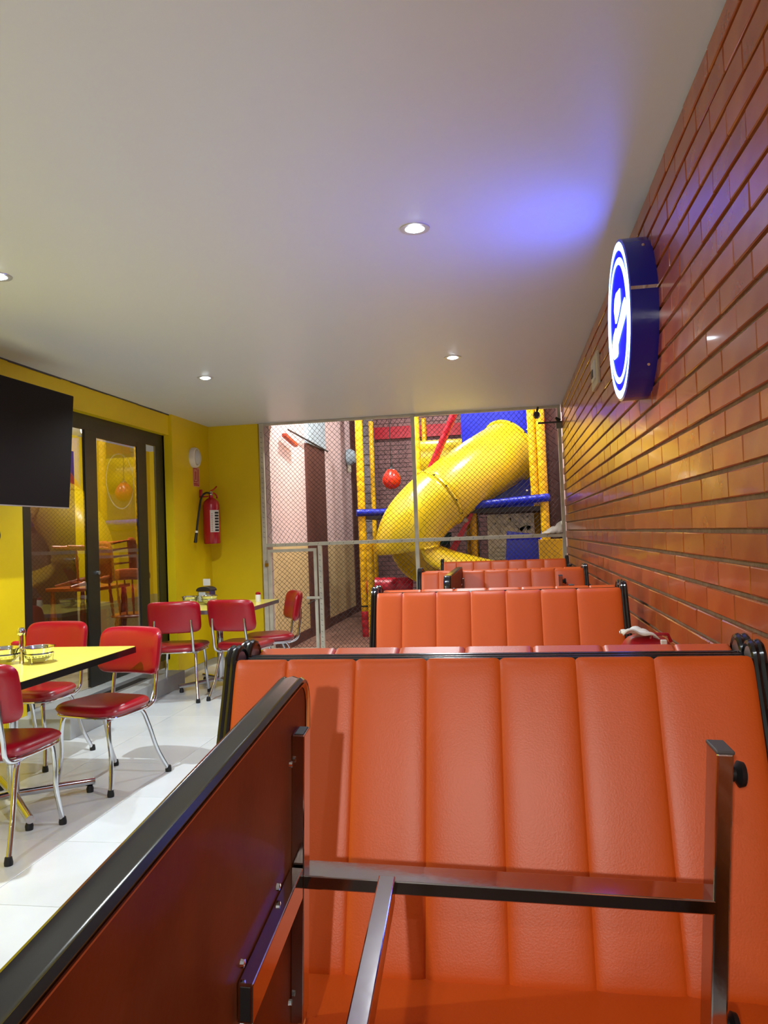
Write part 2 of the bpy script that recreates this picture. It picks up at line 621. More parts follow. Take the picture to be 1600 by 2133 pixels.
# ------------------------------------------------------------------ illuminated round sign
sg = thing('round_light_sign', 'round illuminated blue and white lightbox sign on the brick wall', 'sign', (0.50, 3.40, 2.235))
R = 0.338
MB().lathe([(R, 0.103), (R, 0.0), (R - 0.01, -0.004), (R - 0.014, 0.0), (R - 0.014, 0.10)], seg=64, axis='x').obj('sign_body', M['navy'], sg, True)


def ring_x(mb, r0, r1, x, seg=64, cy=0, cz=0):
    vs, fs = [], []
    for k in range(seg):
        a = 2 * PI * k / seg
        for rr in (r0, r1):
            vs.append((x, cy + rr * math.cos(a), cz + rr * math.sin(a)))
    for k in range(seg):
        j = (k + 1) % seg
        fs.append((2 * k, 2 * k + 1, 2 * j + 1, 2 * j))
    mb.add(vs, fs)


q = MB()
q.lathe([(0.0, 0.004), (R - 0.014, 0.004), (R - 0.014, 0.0), (0.0, 0.0)], seg=64, axis='x')
q.obj('blue_face', M['lit_blue'], sg)
q = MB()
ring_x(q, R - 0.045, R - 0.010, -0.003)
q.obj('white_outer_ring', M['lit_white'], sg)
q = MB()
n0 = len(q.v)
ring_x(q, 0.236, 0.262, -0.003)
q.v[n0:] = [(p[0], p[1] * (1.12 if (i % 2) else 0.99), p[2]) for i, p in enumerate(q.v[n0:])]
q.obj('white_inner_ring', M['lit_white'], sg)


def blob(mb, pts, x0, x1):
    mb.prism(pts, x0, x1, 'x')


q = MB()
# upper glyph (figure like white mark) in (y,z); +y is away from the viewer
blob(q, [(.02, .131), (.07, .117), (.10, .076), (.075, .012), (.055, .008), (-.02, .028), (-.085, .056), (-.085, .120), (-.02, .126)], -0.005, -0.002)
q.obj('white_emblem', M['lit_white'], sg)
q = MB()
blob(q, [(-.20, .048), (-.14, .038), (-.06, .008), (.05, -.020), (.08, -.006), (.15, -.022), (.195, -.052), (.195, -.10), (.165, -.128), (.07, -.135), (.04, -.126), (.035, -.09), (-.06, -.063), (-.19, -.032), (-.225, -.022), (-.225, .02)], -0.005, -0.002)
q.obj('white_lettering_band', M['lit_white'], sg)
MB().box(0.0, 0.103, -R - 0.003, -R + 0.004, 0.035, 0.048).obj('seam', M['chrome'], sg)
for (a, b) in ((0.17, 45), (0.17, -45)):
    an = math.radians(180 + b)
    MB().lathe([(0, -0.003), (0.006, -0.003), (0.006, 0.003), (0, 0.003)], 0.07, (R + 0.001) * math.cos(an), (R + 0.001) * math.sin(an), 10, 'y').obj('rivet', M['chrome'], sg)

# small wall fitting beyond the sign
vt = thing('wall_vent_plate', 'small grey rectangular fitting on the bricks beyond the round sign', 'wall fitting', (0.604, 5.14, 2.37))
MB().box(-0.02, 0.002, -0.16, 0.16, -0.105, 0.105, 0.006).obj('plate', M['ivory'], vt)
MB().box(-0.03, -0.018, -0.09, 0.09, -0.06, 0.06, 0.004).obj('cover', M['pale_glass'], vt)
MB().box(-0.036, -0.028, -0.03, 0.05, -0.04, 0.01, 0.003).obj('switch', M['grey_dark'], vt)

# ------------------------------------------------------------------ booth benches
BW = 0.575      # half width of upholstery


def make_booth(label, group=None):
    """bench facing -Y; origin on the floor at the centre of its back plane"""
    t = thing('booth_bench', label, 'bench', group='orange booth benches')
    top_y, top_z = -0.078, 1.068
    bot_y, bot_z = -0.292, 0.455
    L = math.hypot(top_y - bot_y, top_z - bot_z)
    ang = math.atan2(-(bot_y - top_y), (top_z - bot_z))   # lean of the back
    n = 7
    wds = [0.125] + [0.165] * 5 + [0.2]
    sc = 2 * BW / sum(wds)
    x = -BW
    for k in range(n):
        w = wds[k] * sc
        cx = x + w / 2
        x += w

        def xf(p, cx=cx):
            yy = p[1] + 0.005
            zz = p[2]
            c, s = math.cos(ang), math.sin(ang)
            y2 = yy * c - zz * -s
            z2 = yy * -s + zz * c
            return (p[0] + cx, (top_y + bot_y) / 2 + y2 + 0.012, (top_z + bot_z) / 2 + z2)
        MB().pillow(w + 0.005, L, 0.07, 16, 20, 26, 3.5, 26, xf, edge=0.7).obj('back_channel', M['vinyl'], t, True)
    # backing board and body
    MB().prism([(0, 0.05), (0, 1.045), (-0.055, 1.045), (-0.262, 0.44), (-0.262, 0.05)], -BW, BW, 'x').obj('back_board', M['dark_laminate'], t)
    # seat cushion
    def xs(p):
        return (p[0], p[2] - 0.465, p[1] * -1 + 0.425)
    MB().pillow(2 * BW - 0.004, 0.47, 0.10, 20, 14, 22, 14, 12, xs, edge=0.3).obj('seat_cushion', M['vinyl'], t, True)
    MB().box(-BW, BW, -0.66, -0.24, 0.06, 0.385).obj('seat_box', M['dark_laminate'], t)
    # top capping
    MB().box(-BW, BW, -0.056, -0.03, 1.045, 1.062, 0.004).obj('top_cap', M['dark_laminate'], t)
    tr = MB()
    tr.tube([(-BW, -0.012, 1.060), (BW, -0.012, 1.060)], 0.009, 10)
    tr.tube([(-BW, -0.030, 1.060), (BW, -0.030, 1.060)], 0.0075, 10)
    tr.box(-BW, BW, -0.036, -0.002, 1.035, 1.060)
    tr.obj('top_trim', M['black_trim'], t, True)
    # end panels with black edge trim
    out = [(-0.004, 0.0), (-0.004, 1.045)]
    for k in range(7):
        a = PI * k / 6
        out.append((-0.045 + 0.041 * math.cos(a), 1.055 + 0.041 * math.sin(a)))
    out += [(-0.105, 1.0), (-0.305, 0.50), (-0.345, 0.45), (-0.66, 0.43), (-0.68, 0.40), (-0.68, 0.0)]
    for s in (-1, 1):
        a, b = (BW, BW + 0.032)
        if s < 0:
            a, b = -b, -a
        MB().prism(out, a + 0.003, b - 0.003, 'x').obj('end_panel', M['dark_laminate'], t)
        tm = MB()
        for xx in (a + 0.009, b - 0.009):
            tm.tube([(xx, y_, z_) for y_, z_ in out[:-1]], 0.009, 8)
        tm.tube([((a + b) / 2, y_, z_) for y_, z_ in out[:-1]], 0.006, 8)
        tm.obj('edge_trim', M['black_trim'], t, True)
    return t


BX = -0.078
b1 = make_booth('nearest orange vinyl booth bench with its back channels facing the viewer')
b1.location = (BX, 1.835, 0)
b1.rotation_euler = (0, 0, math.radians(-0.8))
dup(b1, (BX, 1.842, 0), (0, 0, PI - math.radians(0.8)), 'orange booth bench turned away, back to back with the nearest bench')
dup(b1, (BX, 3.80, 0), (0, 0, 0), 'second orange booth bench facing the viewer beyond the nearest bench')
dup(b1, (BX, 3.807, 0), (0, 0, PI), 'orange booth bench turned away, back to back with the second bench')
dup(b1, (BX + 0.005, 5.675, 0), (0, 0, 0), 'third orange booth bench facing the viewer, behind the upturned black-edged table')
dup(b1, (BX + 0.005, 5.682, 0), (0, 0, PI), 'orange booth bench turned away, back to back with the third bench')
dup(b1, (BX + 0.01, 7.53, 0), (0, 0, 0), 'farthest orange booth bench in front of the net')

dup(b1, (BX, -0.22, 0), (0, 0, PI), 'orange booth bench under the viewer, turned toward the nearest bench')

# ------------------------------------------------------------------ booth tables


def make_booth_table(label):
    """upright: top along Y, z up, origin on the floor under the centre"""
    t = thing('booth_table', label, 'table', group='brown booth tables')
    TL, TW, H = 1.16, 0.64, 0.75
    rr = 0.06
    out = []
    for (cx, cy, a0) in ((TW / 2 - rr, TL / 2 - rr, 0), (-TW / 2 + rr, TL / 2 - rr, 90), (-TW / 2 + rr, -TL / 2 + rr, 180), (TW / 2 - rr, -TL / 2 + rr, 270)):
        for k in range(7):
            a = math.radians(a0 + 15 * k)
            out.append((cx + rr * math.cos(a), cy + rr * math.sin(a)))
    MB().prism([(p[0] * 0.985, p[1] * 0.992) for p in out], H - 0.036, H, 'z').obj('tabletop', M['brown_laminate'], t)
    em = MB()
    n = len(out)
    def loop(off, z):
        res = []
        for i in range(n):
            p = Vector(out[i])
            d = (Vector(out[(i + 1) % n]) - Vector(out[i - 1])).normalized()
            nn = Vector((d.y, -d.x))
            q_ = p + nn * off
            res.append((q_.x, q_.y, z))
        return res
    prof = [(-0.006, H - 0.040), (0.0, H - 0.042), (0.004, H - 0.036), (0.002, H - 0.030), (0.005, H - 0.020), (0.002, H - 0.010), (0.004, H - 0.005), (0.0, H + 0.001), (-0.006, H + 0.001)]
    vs, fs = [], []
    for (o_, z_) in prof:
        vs += loop(o_, z_)
    for i in range(len(prof) - 1):
        for k in range(n):
            fs.append((i * n + k, i * n + (k + 1) % n, (i + 1) * n + (k + 1) % n, (i + 1) * n + k))
    em.add(vs, fs).obj('edge_band', M['black_trim'], t, True)
    em = MB()
    vs = loop(-0.0135, H - 0.0378) + loop(-0.0055, H - 0.0425)
    fs = [(k, (k + 1) % n, n + (k + 1) % n, n + k) for k in range(n)]
    em.add(vs, fs).obj('plywood_line', M['plywood'], t)
    zc = H - 0.036
    for s in (1, -1):
        yc = s * (TL / 2 - 0.10)
        hw, hd = 0.0115, 0.0275
        MB().box(-hw, hw, yc - hd, yc + hd, 0.03, zc - 0.02, 0.002).obj('leg', M['chrome_worn'], t)
        # top mounting bar (hollow tube, open ends)
        bar = MB()
        bar.box(-0.245, 0.245, yc - hd + 0.004, yc + hd - 0.004, zc - 0.022, zc, 0.002)
        bo = bar.obj('mounting_bar', M['chrome_worn'], t)
        for e in (-1, 1):
            MB().box(e * 0.245 - 0.001, e * 0.245 + 0.001, yc - hd + 0.008, yc + hd - 0.008, zc - 0.019, zc - 0.004).obj('open_end_shade', M['black_hole'], bo)  # black plate painted for the dark inside of the open tube end
        # brace under the top toward the centre
        y0, y1 = sorted((yc - s * 0.03, yc - s * 0.33))
        b2 = MB().box(-0.026, 0.026, y0, y1, zc - 0.022, zc - 0.001, 0.002).obj('brace', M['chrome_worn'], t)
        ye = yc - s * 0.33
        MB().box(-0.022, 0.022, ye - 0.001, ye + 0.001, zc - 0.018, zc - 0.005).obj('open_end_shade', M['black_hole'], b2)  # same black plate for the dark hollow at the brace end
        for (xx, yy) in ((0.04, yc - s * 0.31), (0.04, yc - s * 0.12), (-0.04, yc - s * 0.31), (0.2, yc - s * 0.035), (-0.2, yc - s * 0.035), (0.2, yc + s * 0.035), (0.06, yc + s * 0.035), (-0.06, yc + s * 0.035), (-0.2, yc + s * 0.035)):
            MB().lathe([(0, -0.006), (0.005, -0.005), (0.006, 0.0)], xx, yy, zc, 10).obj('screw', M['chrome'], t)
        # foot bar
        MB().box(-0.245, 0.245, yc - hd, yc + hd, 0.012, 0.038, 0.003).obj('foot_bar', M['chrome_worn'], t)
        for e in (-1, 1):
            MB().box(e * 0.247 - 0.003, e * 0.247 + 0.003, yc - hd - 0.001, yc + hd + 0.001, 0.011, 0.039, 0.002).obj('end_cap', M['grey_dark'], t)
            MB().lathe([(0.0, -0.012), (0.019, -0.012), (0.021, -0.004), (0.012, 0.002), (0.012, 0.012), (0, 0.012)], e * 0.205, yc, 0, 16).obj('glide', M['rubber'], t, True)
    MB().box(-0.022, 0.022, -(TL / 2 - 0.13), TL / 2 - 0.13, zc - 0.175, zc - 0.148, 0.002).obj('stretcher', M['chrome_worn'], t)
    return t


t1 = make_booth_table('brown table stood on its long edge in the foreground, chrome legs toward the brick wall')
uv = Vector((-0.054, 0.9967, 0.0598)).normalized()
nv = Vector((1.0, 0.0, -0.055))
nv = (nv - uv * nv.dot(uv)).normalized()
zl = -nv
xl = uv.cross(zl)
R3 = Matrix((xl, uv, zl)).transposed()
eul = R3.to_euler()
org = Vector((-0.385, 1.275, 0.792)) - R3 @ Vector((0, 0.48, 0.714))
t1.location = org
t1.rotation_euler = eul
# second one stood on its edge between the second and third bench
R3b = Matrix((Vector((0, 0, 1)), Vector((0, 1, 0)), Vector((-1, 0, 0)))).transposed()
dup(t1, (0.36, 5.02, 0.785), R3b.to_euler(), 'black-edged table stood on its edge between the second and third benches')
R3c = Matrix((Vector((0, 0, 1)), Vector((0, 1, 0)), Vector((-1, 0, 0)))).transposed()
dup(t1, (BX + 0.1, 6.62, 1.035), (PI, 0, PI / 2), 'upside-down booth table, only its dark leg ends showing before the farthest bench')
t4 = dup(t1, (0.255, 2.85, 0.0), (0, 0, 0), 'brown booth table standing upright beyond the nearest benches, under the red case')

# red case with a white cloth on the booth table
cs = thing('red_case', 'red plastic case beside the brick wall beyond the nearest bench', 'case', (0.455, 2.80, 0.75))
MB().box(-0.085, 0.085, -0.12, 0.12, 0.0, 0.15, 0.02).obj('case_body', M['red_vinyl'], cs, True)
MB().pillow(0.165, 0.23, 0.14, 12, 12, 6, 3, 3, lambda p: (p[0], p[2], 0.16 - p[1])).obj('lid', M['red_vinyl'], cs, True)
MB().box(0.03, 0.05, -0.10, -0.08, 0.20, 0.222, 0.003).obj('latch', M['white_plastic'], cs)
MB().tube([(0.0, -0.06, 0.215), (0.01, -0.06, 0.238), (0.06, -0.06, 0.236), (0.07, -0.06, 0.21)], 0.006, 8).obj('handle', M['red_vinyl'], cs, True)
cl = MB()
W_ = 14
vs, fs = [], []
for j in range(8):
    for i in range(W_):
        u, v = i / (W_ - 1), j / 7
        vs.append((-0.065 + 0.12 * u, -0.07 + 0.09 * v, 0.035 - 0.055 * abs(u - 0.35) ** 1.2 + 0.008 * math.sin(9 * u + 3 * v) + 0.006 * math.sin(13 * v)))
for j in range(7):
    for i in range(W_ - 1):
        a = j * W_ + i
        fs.append((a, a + 1, a + 1 + W_, a + W_))
co = cl.add(vs, fs).obj('white_cloth', M['paper'], None, True, (0.43, 2.79, 0.968))
tag(co, 'crumpled white cloth lying on the red case', 'cloth')
sm = co.modifiers.new('thick', 'SOLIDIFY')
sm.thickness = 0.003

# ------------------------------------------------------------------ red diner chairs


def make_chair(label, group):
    """faces -Y; origin on floor"""
    t = thing('diner_chair', label, 'chair', group=group)

    def xs(p):
        k = 1.0 - 0.12 * (p[2] / 0.21)          # narrower at the back
        x_ = p[0] * k
        return (x_, p[2] - 0.0, 0.442 - p[1] + 0.006 * (p[0] / 0.2) ** 2)
    MB().pillow(0.43, 0.42, 0.068, 18, 18, 4.2, 9, 9, xs).obj('seat', M['red_vinyl'], t, True)
    # chrome rim under the seat
    rim = []
    for k in range(40):
        a = 2 * PI * k / 40
        c, s = math.cos(a), math.sin(a)
        rr = 1 / ((abs(c) ** 4.2 + abs(s) ** 4.2) ** (1 / 4.2))
        yy = 0.2 * rr * s
        rim.append((0.205 * rr * c * (1 - 0.12 * yy / 0.21), yy, 0.415))
    MB().tube(rim, 0.006, 8, closed=True).obj('seat_rim', M['chrome'], t, True)

    def xb(p):
        y2 = p[1] + 0.255 - 0.045 * (p[0] / 0.21) ** 2 + 0.05 * (p[2] / 0.27)
        return (p[0], y2, 0.722 + p[2])
    MB().pillow(0.455, 0.275, 0.075, 18, 16, 6.5, 9, 7, xb).obj('backrest', M['red_vinyl'], t, True)
    for s in (-1, 1):
        MB().tube(spline([(s * 0.15, -0.12, 0.405), (s * 0.155, 0.08, 0.40), (s * 0.158, 0.17, 0.405), (s * 0.16, 0.225, 0.44), (s * 0.16, 0.240, 0.52), (s * 0.158, 0.258, 0.62), (s * 0.155, 0.262, 0.70)], 6), 0.0115, 10).obj('back_post', M['chrome'], t, True)
        lg = MB().tube(spline([(s * 0.15, -0.12, 0.41), (s * 0.165, -0.155, 0.39), (s * 0.175, -0.165, 0.30), (s * 0.18, -0.16, 0.18), (s * 0.195, -0.185, 0.02)], 6), 0.0125, 10).obj('leg', M['chrome'], t, True)
        MB().lathe([(0, 0), (0.018, 0), (0.019, 0.012), (0.015, 0.035), (0, 0.036)], s * 0.1955, -0.187, 0, 14).obj('foot_cap', M['rubber'], lg, True)
        lg = MB().tube(spline([(s * 0.14, 0.06, 0.405), (s * 0.155, 0.12, 0.395), (s * 0.165, 0.165, 0.30), (s * 0.18, 0.215, 0.15), (s * 0.2, 0.28, 0.02)], 6), 0.0125, 10).obj('leg', M['chrome'], t, True)
        MB().lathe([(0, 0), (0.018, 0), (0.019, 0.012), (0.015, 0.035), (0, 0.036)], s * 0.2015, 0.283, 0, 14).obj('foot_cap', M['rubber'], lg, True)
    for yy, xx in ((-0.12, 0.15), (0.08, 0.14)):
        MB().tube([(-xx, yy, 0.405), (xx, yy, 0.405)], 0.011, 10).obj('seat_rail', M['chrome'], t, True)
    return t


CH = 'red and chrome diner chairs'
cA = make_chair('red chrome diner chair at the left frame edge, back toward the viewer', CH)
cA.location = (-2.405, 3.30, 0)
cA.rotation_euler = (0, 0, PI + math.radians(4))
dup(cA, (-2.33, 4.12, 0), (0, 0, math.radians(-14)), 'red chrome diner chair facing the viewer in the open aisle at the near table')
dup(cA, (-3.02, 4.50, 0), (0, 0, math.radians(-4)), 'red diner chair behind the condiment bowls, backrest against the glass door')
dup(cA, (-2.90, 6.42, 0), (0, 0, PI + math.radians(10)), 'red diner chair with its back to the viewer, left one at the far table')
dup(cA, (-2.345, 6.50, 0), (0, 0, PI - math.radians(10)), 'red diner chair with its back to the viewer, right one at the far table')
dup(cA, (-2.26, 6.98, 0), (0, 0, math.radians(-62)), 'red diner chair seen from its side, in front of the net gate')

# ------------------------------------------------------------------ yellow diner tables


def make_diner_table(label, w, l, edge):
    t = thing('diner_table', label, 'table', group='yellow diner tables')
    H = 0.76
    rr = 0.03
    out = []
    for (cx, cy, a0) in ((w / 2 - rr, l / 2 - rr, 0), (-w / 2 + rr, l / 2 - rr, 90), (-w / 2 + rr, -l / 2 + rr, 180), (w / 2 - rr, -l / 2 + rr, 270)):
        for k in range(5):
            a = math.radians(a0 + 22.5 * k)
            out.append((cx + rr * math.cos(a), cy + rr * math.sin(a)))
    MB().prism([(p[0] * 0.992, p[1] * 0.992) for p in out], H - 0.01, H, 'z').obj('tabletop', M['yellow_laminate'], t)
    MB().prism(out, H - 0.036, H - 0.0015, 'z').obj('edge_band', edge, t)
    MB().lathe([(0.03, 0.05), (0.03, H - 0.036)], seg=20).obj('column', M['chrome'], t, True)
    MB().prism([(-0.16, -0.16), (0.16, -0.16), (0.16, 0.16), (-0.16, 0.16)], H - 0.045, H - 0.036, 'z').obj('mounting_plate', M['dark'], t)
    for k in range(4):
        a = math.radians(45 + 90 * k)
        c, s = math.cos(a), math.sin(a)
        lg = MB().tube([(c * 0.02, s * 0.02, 0.075), (c * 0.41, s * 0.41, 0.055)], 0.02, 12).obj('leg', M['chrome'], t, True)
        MB().lathe([(0, 0), (0.018, 0), (0.02, 0.02), (0.014, 0.036), (0, 0.036)], c * 0.385, s * 0.385, 0, 14).obj('foot_cap', M['rubber'], lg, True)
    return t


dt = make_diner_table('yellow laminate table with black edge at the left, holding steel bowls', 0.86, 1.12, M['black_trim'])
dt.location = (-2.62, 3.69, 0)
dt2 = make_diner_table('yellow laminate table with silver edge in the far corner by the fire extinguisher', 0.86, 1.05, M['alu'])
dt2.location = (-2.72, 6.88, 0)

# condiment bowls on the near table
def bowl(r, h, name='bowl'):
    mb = MB()
    mb.lathe([(0, 0.0), (r * 0.55, 0.0), (r * 0.82, h * 0.3), (r * 0.93, h * 0.8), (r * 1.0, h), (r * 1.08, h + 0.001), (r * 1.08, h - 0.002), (r * 0.97, h - 0.003), (r * 0.88, h * 0.75), (r * 0.76, h * 0.33), (r * 0.5, 0.004), (0, 0.004)], seg=36)
    return mb


def caddy(label, loc, rz, post):
    t = thing('condiment_caddy', label, 'condiment set', loc, (0, 0, rz), 'steel condiment bowls')
    for s in (-1, 1):
        bowl(0.078, 0.072).obj('bowl', M['chrome'], t, True, (s * 0.088, 0, 0.012))
        MB().lathe([(0, 0.0), (0.062, 0.0), (0.066, 0.01), (0, 0.014)], seg=24).obj('sauce', M['dark'] if s > 0 else M['yellow_laminate'], t, True, (s * 0.088, 0, 0.03))
        rg_ = [(s * 0.088 + 0.072 * math.cos(2 * PI * k / 28), 0.072 * math.sin(2 * PI * k / 28), 0.05) for k in range(28)]
        MB().tube(rg_, 0.003, 6, closed=True).obj('ring_wire', M['chrome'], t, True)
        fw = MB()
        for a in (30, 150, 270):
            c, q_ = math.cos(math.radians(a)), math.sin(math.radians(a))
            fw.tube([(s * 0.088 + 0.074 * c, 0.074 * q_, 0.05), (s * 0.088 + 0.07 * c, 0.07 * q_, 0.01), (s * 0.088 + 0.085 * c, 0.085 * q_, 0.003)], 0.003, 6)
        fw.obj('foot_wire', M['chrome'], t, True)
    if post:
        MB().tube([(0, 0.0, 0.0), (0, 0.0, 0.15)], 0.012, 8).obj('post', M['chrome_worn'], t, True)
        MB().lathe([(0, -0.02), (0.018, -0.018), (0.022, -0.006), (0.022, 0.008), (0.014, 0.02), (0, 0.022)], 0, 0, 0.165, 16).obj('knob', M['chrome'], t, True)
    return t


caddy('pair of steel condiment bowls with an upright post on the near yellow table', (-2.535, 3.66, 0.76), math.radians(8), True)


def shaker(label, loc, r=0.02, h=0.06):
    t = thing('salt_shaker', label, 'salt shaker', loc, group='salt shakers on the yellow tables')
    MB().lathe([(0, 0), (r, 0), (r * 1.05, h * 0.2), (r, h * 0.75), (r * 0.8, h * 0.85)], seg=18).obj('jar', M['white_plastic'], t, True)
    MB().lathe([(r * 0.95, h * 0.82), (r * 0.95, h), (r * 0.6, h * 1.08), (0, h * 1.1)], seg=18).obj('lid', M['red_vinyl'], t, True)
    return t


shaker('white salt shaker with a red lid behind the steel bowls on the near table', (-2.66, 3.80, 0.76), 0.030, 0.09)
shaker('white salt shaker with a red lid near the right end of the far table', (-2.42, 7.13, 0.76), 0.026, 0.085)
# folded napkin lying on the bowls' far side
caddy('steel condiment bowls beneath the napkin dispenser on the far table', (-2.93, 6.93, 0.76), math.radians(10), False)
nd = thing('napkin_dispenser', 'chrome napkin dispenser with a paper napkin sticking up on the far table', 'napkin dispenser', (-2.93, 7.10, 0.76), (0, 0, math.radians(-12)))
MB().box(-0.07, 0.07, -0.05, 0.05, 0.0, 0.13, 0.008).obj('body', M['chrome'], nd)
MB().box(-0.055, 0.02, -0.053, -0.049, 0.02, 0.11).obj('front_plate', M['pale_glass'], nd)
MB().prism([(0.08 * math.cos(PI * k / 16), 0.128 + 0.034 * math.sin(PI * k / 16)) for k in range(17)] + [(-0.08, 0.118), (0.08, 0.118)], -0.056, 0.056, 'y').obj('curved_top', M['dark'], nd)
MB().box(-0.035, 0.045, -0.002, 0.003, 0.17, 0.235).obj('napkin', M['paper'], nd)

# ------------------------------------------------------------------ television
tv = thing('television', 'large black flat television hanging at the left above the glass door front', 'television', (-3.14, 4.45, 2.045), (0, math.radians(4), math.radians(-1)))
MB().box(-0.03, 0.0, -0.70, 0.70, -0.41, 0.41, 0.006).obj('screen', M['tv'], tv)
MB().box(-0.07, -0.028, -0.5, 0.5, -0.3, 0.25, 0.01).obj('rear_cover', M['tv_dark'], tv)
MB().box(-0.006, 0.003, -0.69, 0.69, -0.412, -0.404).obj('bottom_bezel', M['alu'], tv)
MB().box(-0.33, -0.06, -0.06, 0.06, -0.05, 0.05, 0.005).obj('wall_bracket', M['frame_black'], tv)
cb = MB().tube(spline([(-3.47, 4.60, 1.7), (-3.46, 4.77, 1.5), (-3.47, 4.78, 1.40), (-3.48, 4.70, 1.28), (-3.485, 4.55, 1.22)], 8), 0.006, 8).obj('power_cable', M['rubber'], None, True)
tag(cb, 'thin black cable hanging on the yellow wall below the television', 'cable')

# ------------------------------------------------------------------ wall lamp, pictogram, extinguisher
LXW = LX + 0.03
wlp = thing('bulkhead_lamp', 'round white bulkhead lamp on the yellow wall above the extinguisher', 'wall lamp', (LXW, 8.13, 2.30))
MB().lathe([(0.112, 0.0), (0.115, 0.03), (0.105, 0.055), (0.085, 0.06)], 0, 0, 0, 32, 'x').obj('rim', M['white_plastic'], wlp, True)
MB().lathe([(0.085, 0.055), (0.07, 0.075), (0.03, 0.088), (0, 0.09)], 0, 0, 0, 32, 'x').obj('glass', M['pale_glass'], wlp, True)
MB().tube([(0.056, 0.055 * math.cos(2 * PI * k / 24) - 0.02, 0.085 * math.sin(2 * PI * k / 24)) for k in range(24)], 0.009, 8, closed=True).obj('inner_rim', M['ivory'], wlp, True)
pg = thing('extinguisher_pictogram', 'small faded red pictogram sign between the round lamp and the extinguisher', 'sign', (LXW, 8.205, 2.09))
MB().box(0.0, 0.004, -0.085, 0.085, -0.11, 0.11).obj('board', M['sign_pink'], pg)
q = MB()
for (a, b, c, d) in ((-0.07, 0.03, 0.085, 0.095), (-0.07, 0.03, -0.06, -0.05), (-0.07, -0.06, -0.06, 0.095), (0.02, 0.03, -0.06, 0.095), (0.045, 0.052, -0.05, 0.09), (0.062, 0.07, -0.09, 0.09), (-0.07, 0.07, -0.10, -0.09), (-0.07, 0.04, -0.085, -0.072)):
    q.box(0.004, 0.0055, a, b, c, d)
q.prism([(-0.02, 0.07), (0.0, 0.04), (-0.008, 0.04), (-0.008, -0.035), (-0.032, -0.035), (-0.032, 0.04), (-0.04, 0.04)], 0.004, 0.0055, 'x')
q.obj('red_print', M['sign_red'], pg)

ex = thing('fire_extinguisher', 'red fire extinguisher hanging on the yellow corner wall', 'fire extinguisher', (LXW + 0.12, 8.33, 1.33))
MB().lathe([(0, 0), (0.088, 0.0), (0.095, 0.01), (0.095, 0.44), (0.083, 0.48), (0.045, 0.515), (0.026, 0.525), (0.026, 0.55), (0, 0.55)], seg=36).obj('tank', M['red_paint'], ex, True)
MB().lathe([(0.02, 0.55), (0.024, 0.555), (0.024, 0.59), (0.014, 0.60), (0, 0.60)], seg=16).obj('valve', M['chrome_worn'], ex, True)
MB().tube([(0.0, -0.01, 0.60), (0.02, 0.04, 0.62), (0.03, 0.10, 0.655)], 0.009, 8).obj('lever', M['red_paint'], ex, True)
MB().tube([(0.0, 0.0, 0.58), (0.02, 0.06, 0.575), (0.03, 0.10, 0.55), (0.03, 0.105, 0.52)], 0.009, 8).obj('carry_handle', M['red_paint'], ex, True)
MB().tube(spline([(0.0, -0.02, 0.575), (-0.02, -0.10, 0.575), (-0.04, -0.18, 0.52), (-0.05, -0.23, 0.38), (-0.06, -0.27, 0.22), (-0.06, -0.30, 0.12)], 8), 0.011, 10).obj('hose', M['rubber'], ex, True)
MB().tube([(-0.06, -0.298, 0.13), (-0.065, -0.325, 0.02)], [0.014, 0.019], 12).obj('nozzle', M['rubber'], ex, True)
MB().tube([(-0.06, -0.294, 0.148), (-0.06, -0.298, 0.125)], 0.0165, 12).obj('hose_collar', M['white_plastic'], ex, True)
MB().box(-0.118, -0.085, -0.05, -0.03, 0.53, 0.62, 0.003).box(-0.118, -0.02, -0.05, -0.03, 0.53, 0.545).obj('wall_hook', M['red_paint'], ex)


def curved_patch(r, a0, a1, z0, z1, n=12):
    vs, fs = [], []
    for k in range(n + 1):
        a = math.radians(a0 + (a1 - a0) * k / n)
        vs += [(r * math.cos(a), r * math.sin(a), z0), (r * math.cos(a), r * math.sin(a), z1)]
    for k in range(n):
        fs.append((2 * k, 2 * k + 2, 2 * k + 3, 2 * k + 1))
    return vs, fs


lb = MB().add(*curved_patch(0.0958, -78, -10, 0.13, 0.38)).obj('label', M['paper'], ex)
for k in range(7):
    z = 0.14 + k * 0.033
    MB().add(*curved_patch(0.0964, -46, -14, z, z + 0.022)).obj('printed_panel', M['label_black'], lb)
for k in range(9):
    z = 0.15 + k * 0.023
    MB().add(*curved_patch(0.0964, -70, -60, z, z + 0.006)).obj('printed_line', M['sign_red'], lb)

# wall socket below the far table
so = thing('wall_socket', 'white socket plate on the yellow wall beneath the far table', 'socket', (-3.18, NETY, 0.52))
MB().box(-0.04, 0.04, -0.008, 0, -0.06, 0.06, 0.003).obj('plate', M['white_plastic'], so)
MB().box(-0.015, 0.015, -0.011, -0.007, -0.03, 0.03, 0.002).obj('insert', M['ivory'], so)

# ------------------------------------------------------------------ wooden chairs behind the glass


def turned(mb, a, b, r):
    a, b = Vector(a), Vector(b)
    prof = [(0, .7), (.08, .75), (.16, 1.0), (.22, .75), (.26, 1.05), (.45, 1.25), (.62, .85), (.68, 1.1), (.72, .8), (.9, .72), (1, .6)]
    mb.tube([a.lerp(b, t) for t, _ in prof], [r * k for _, k in prof], 10)


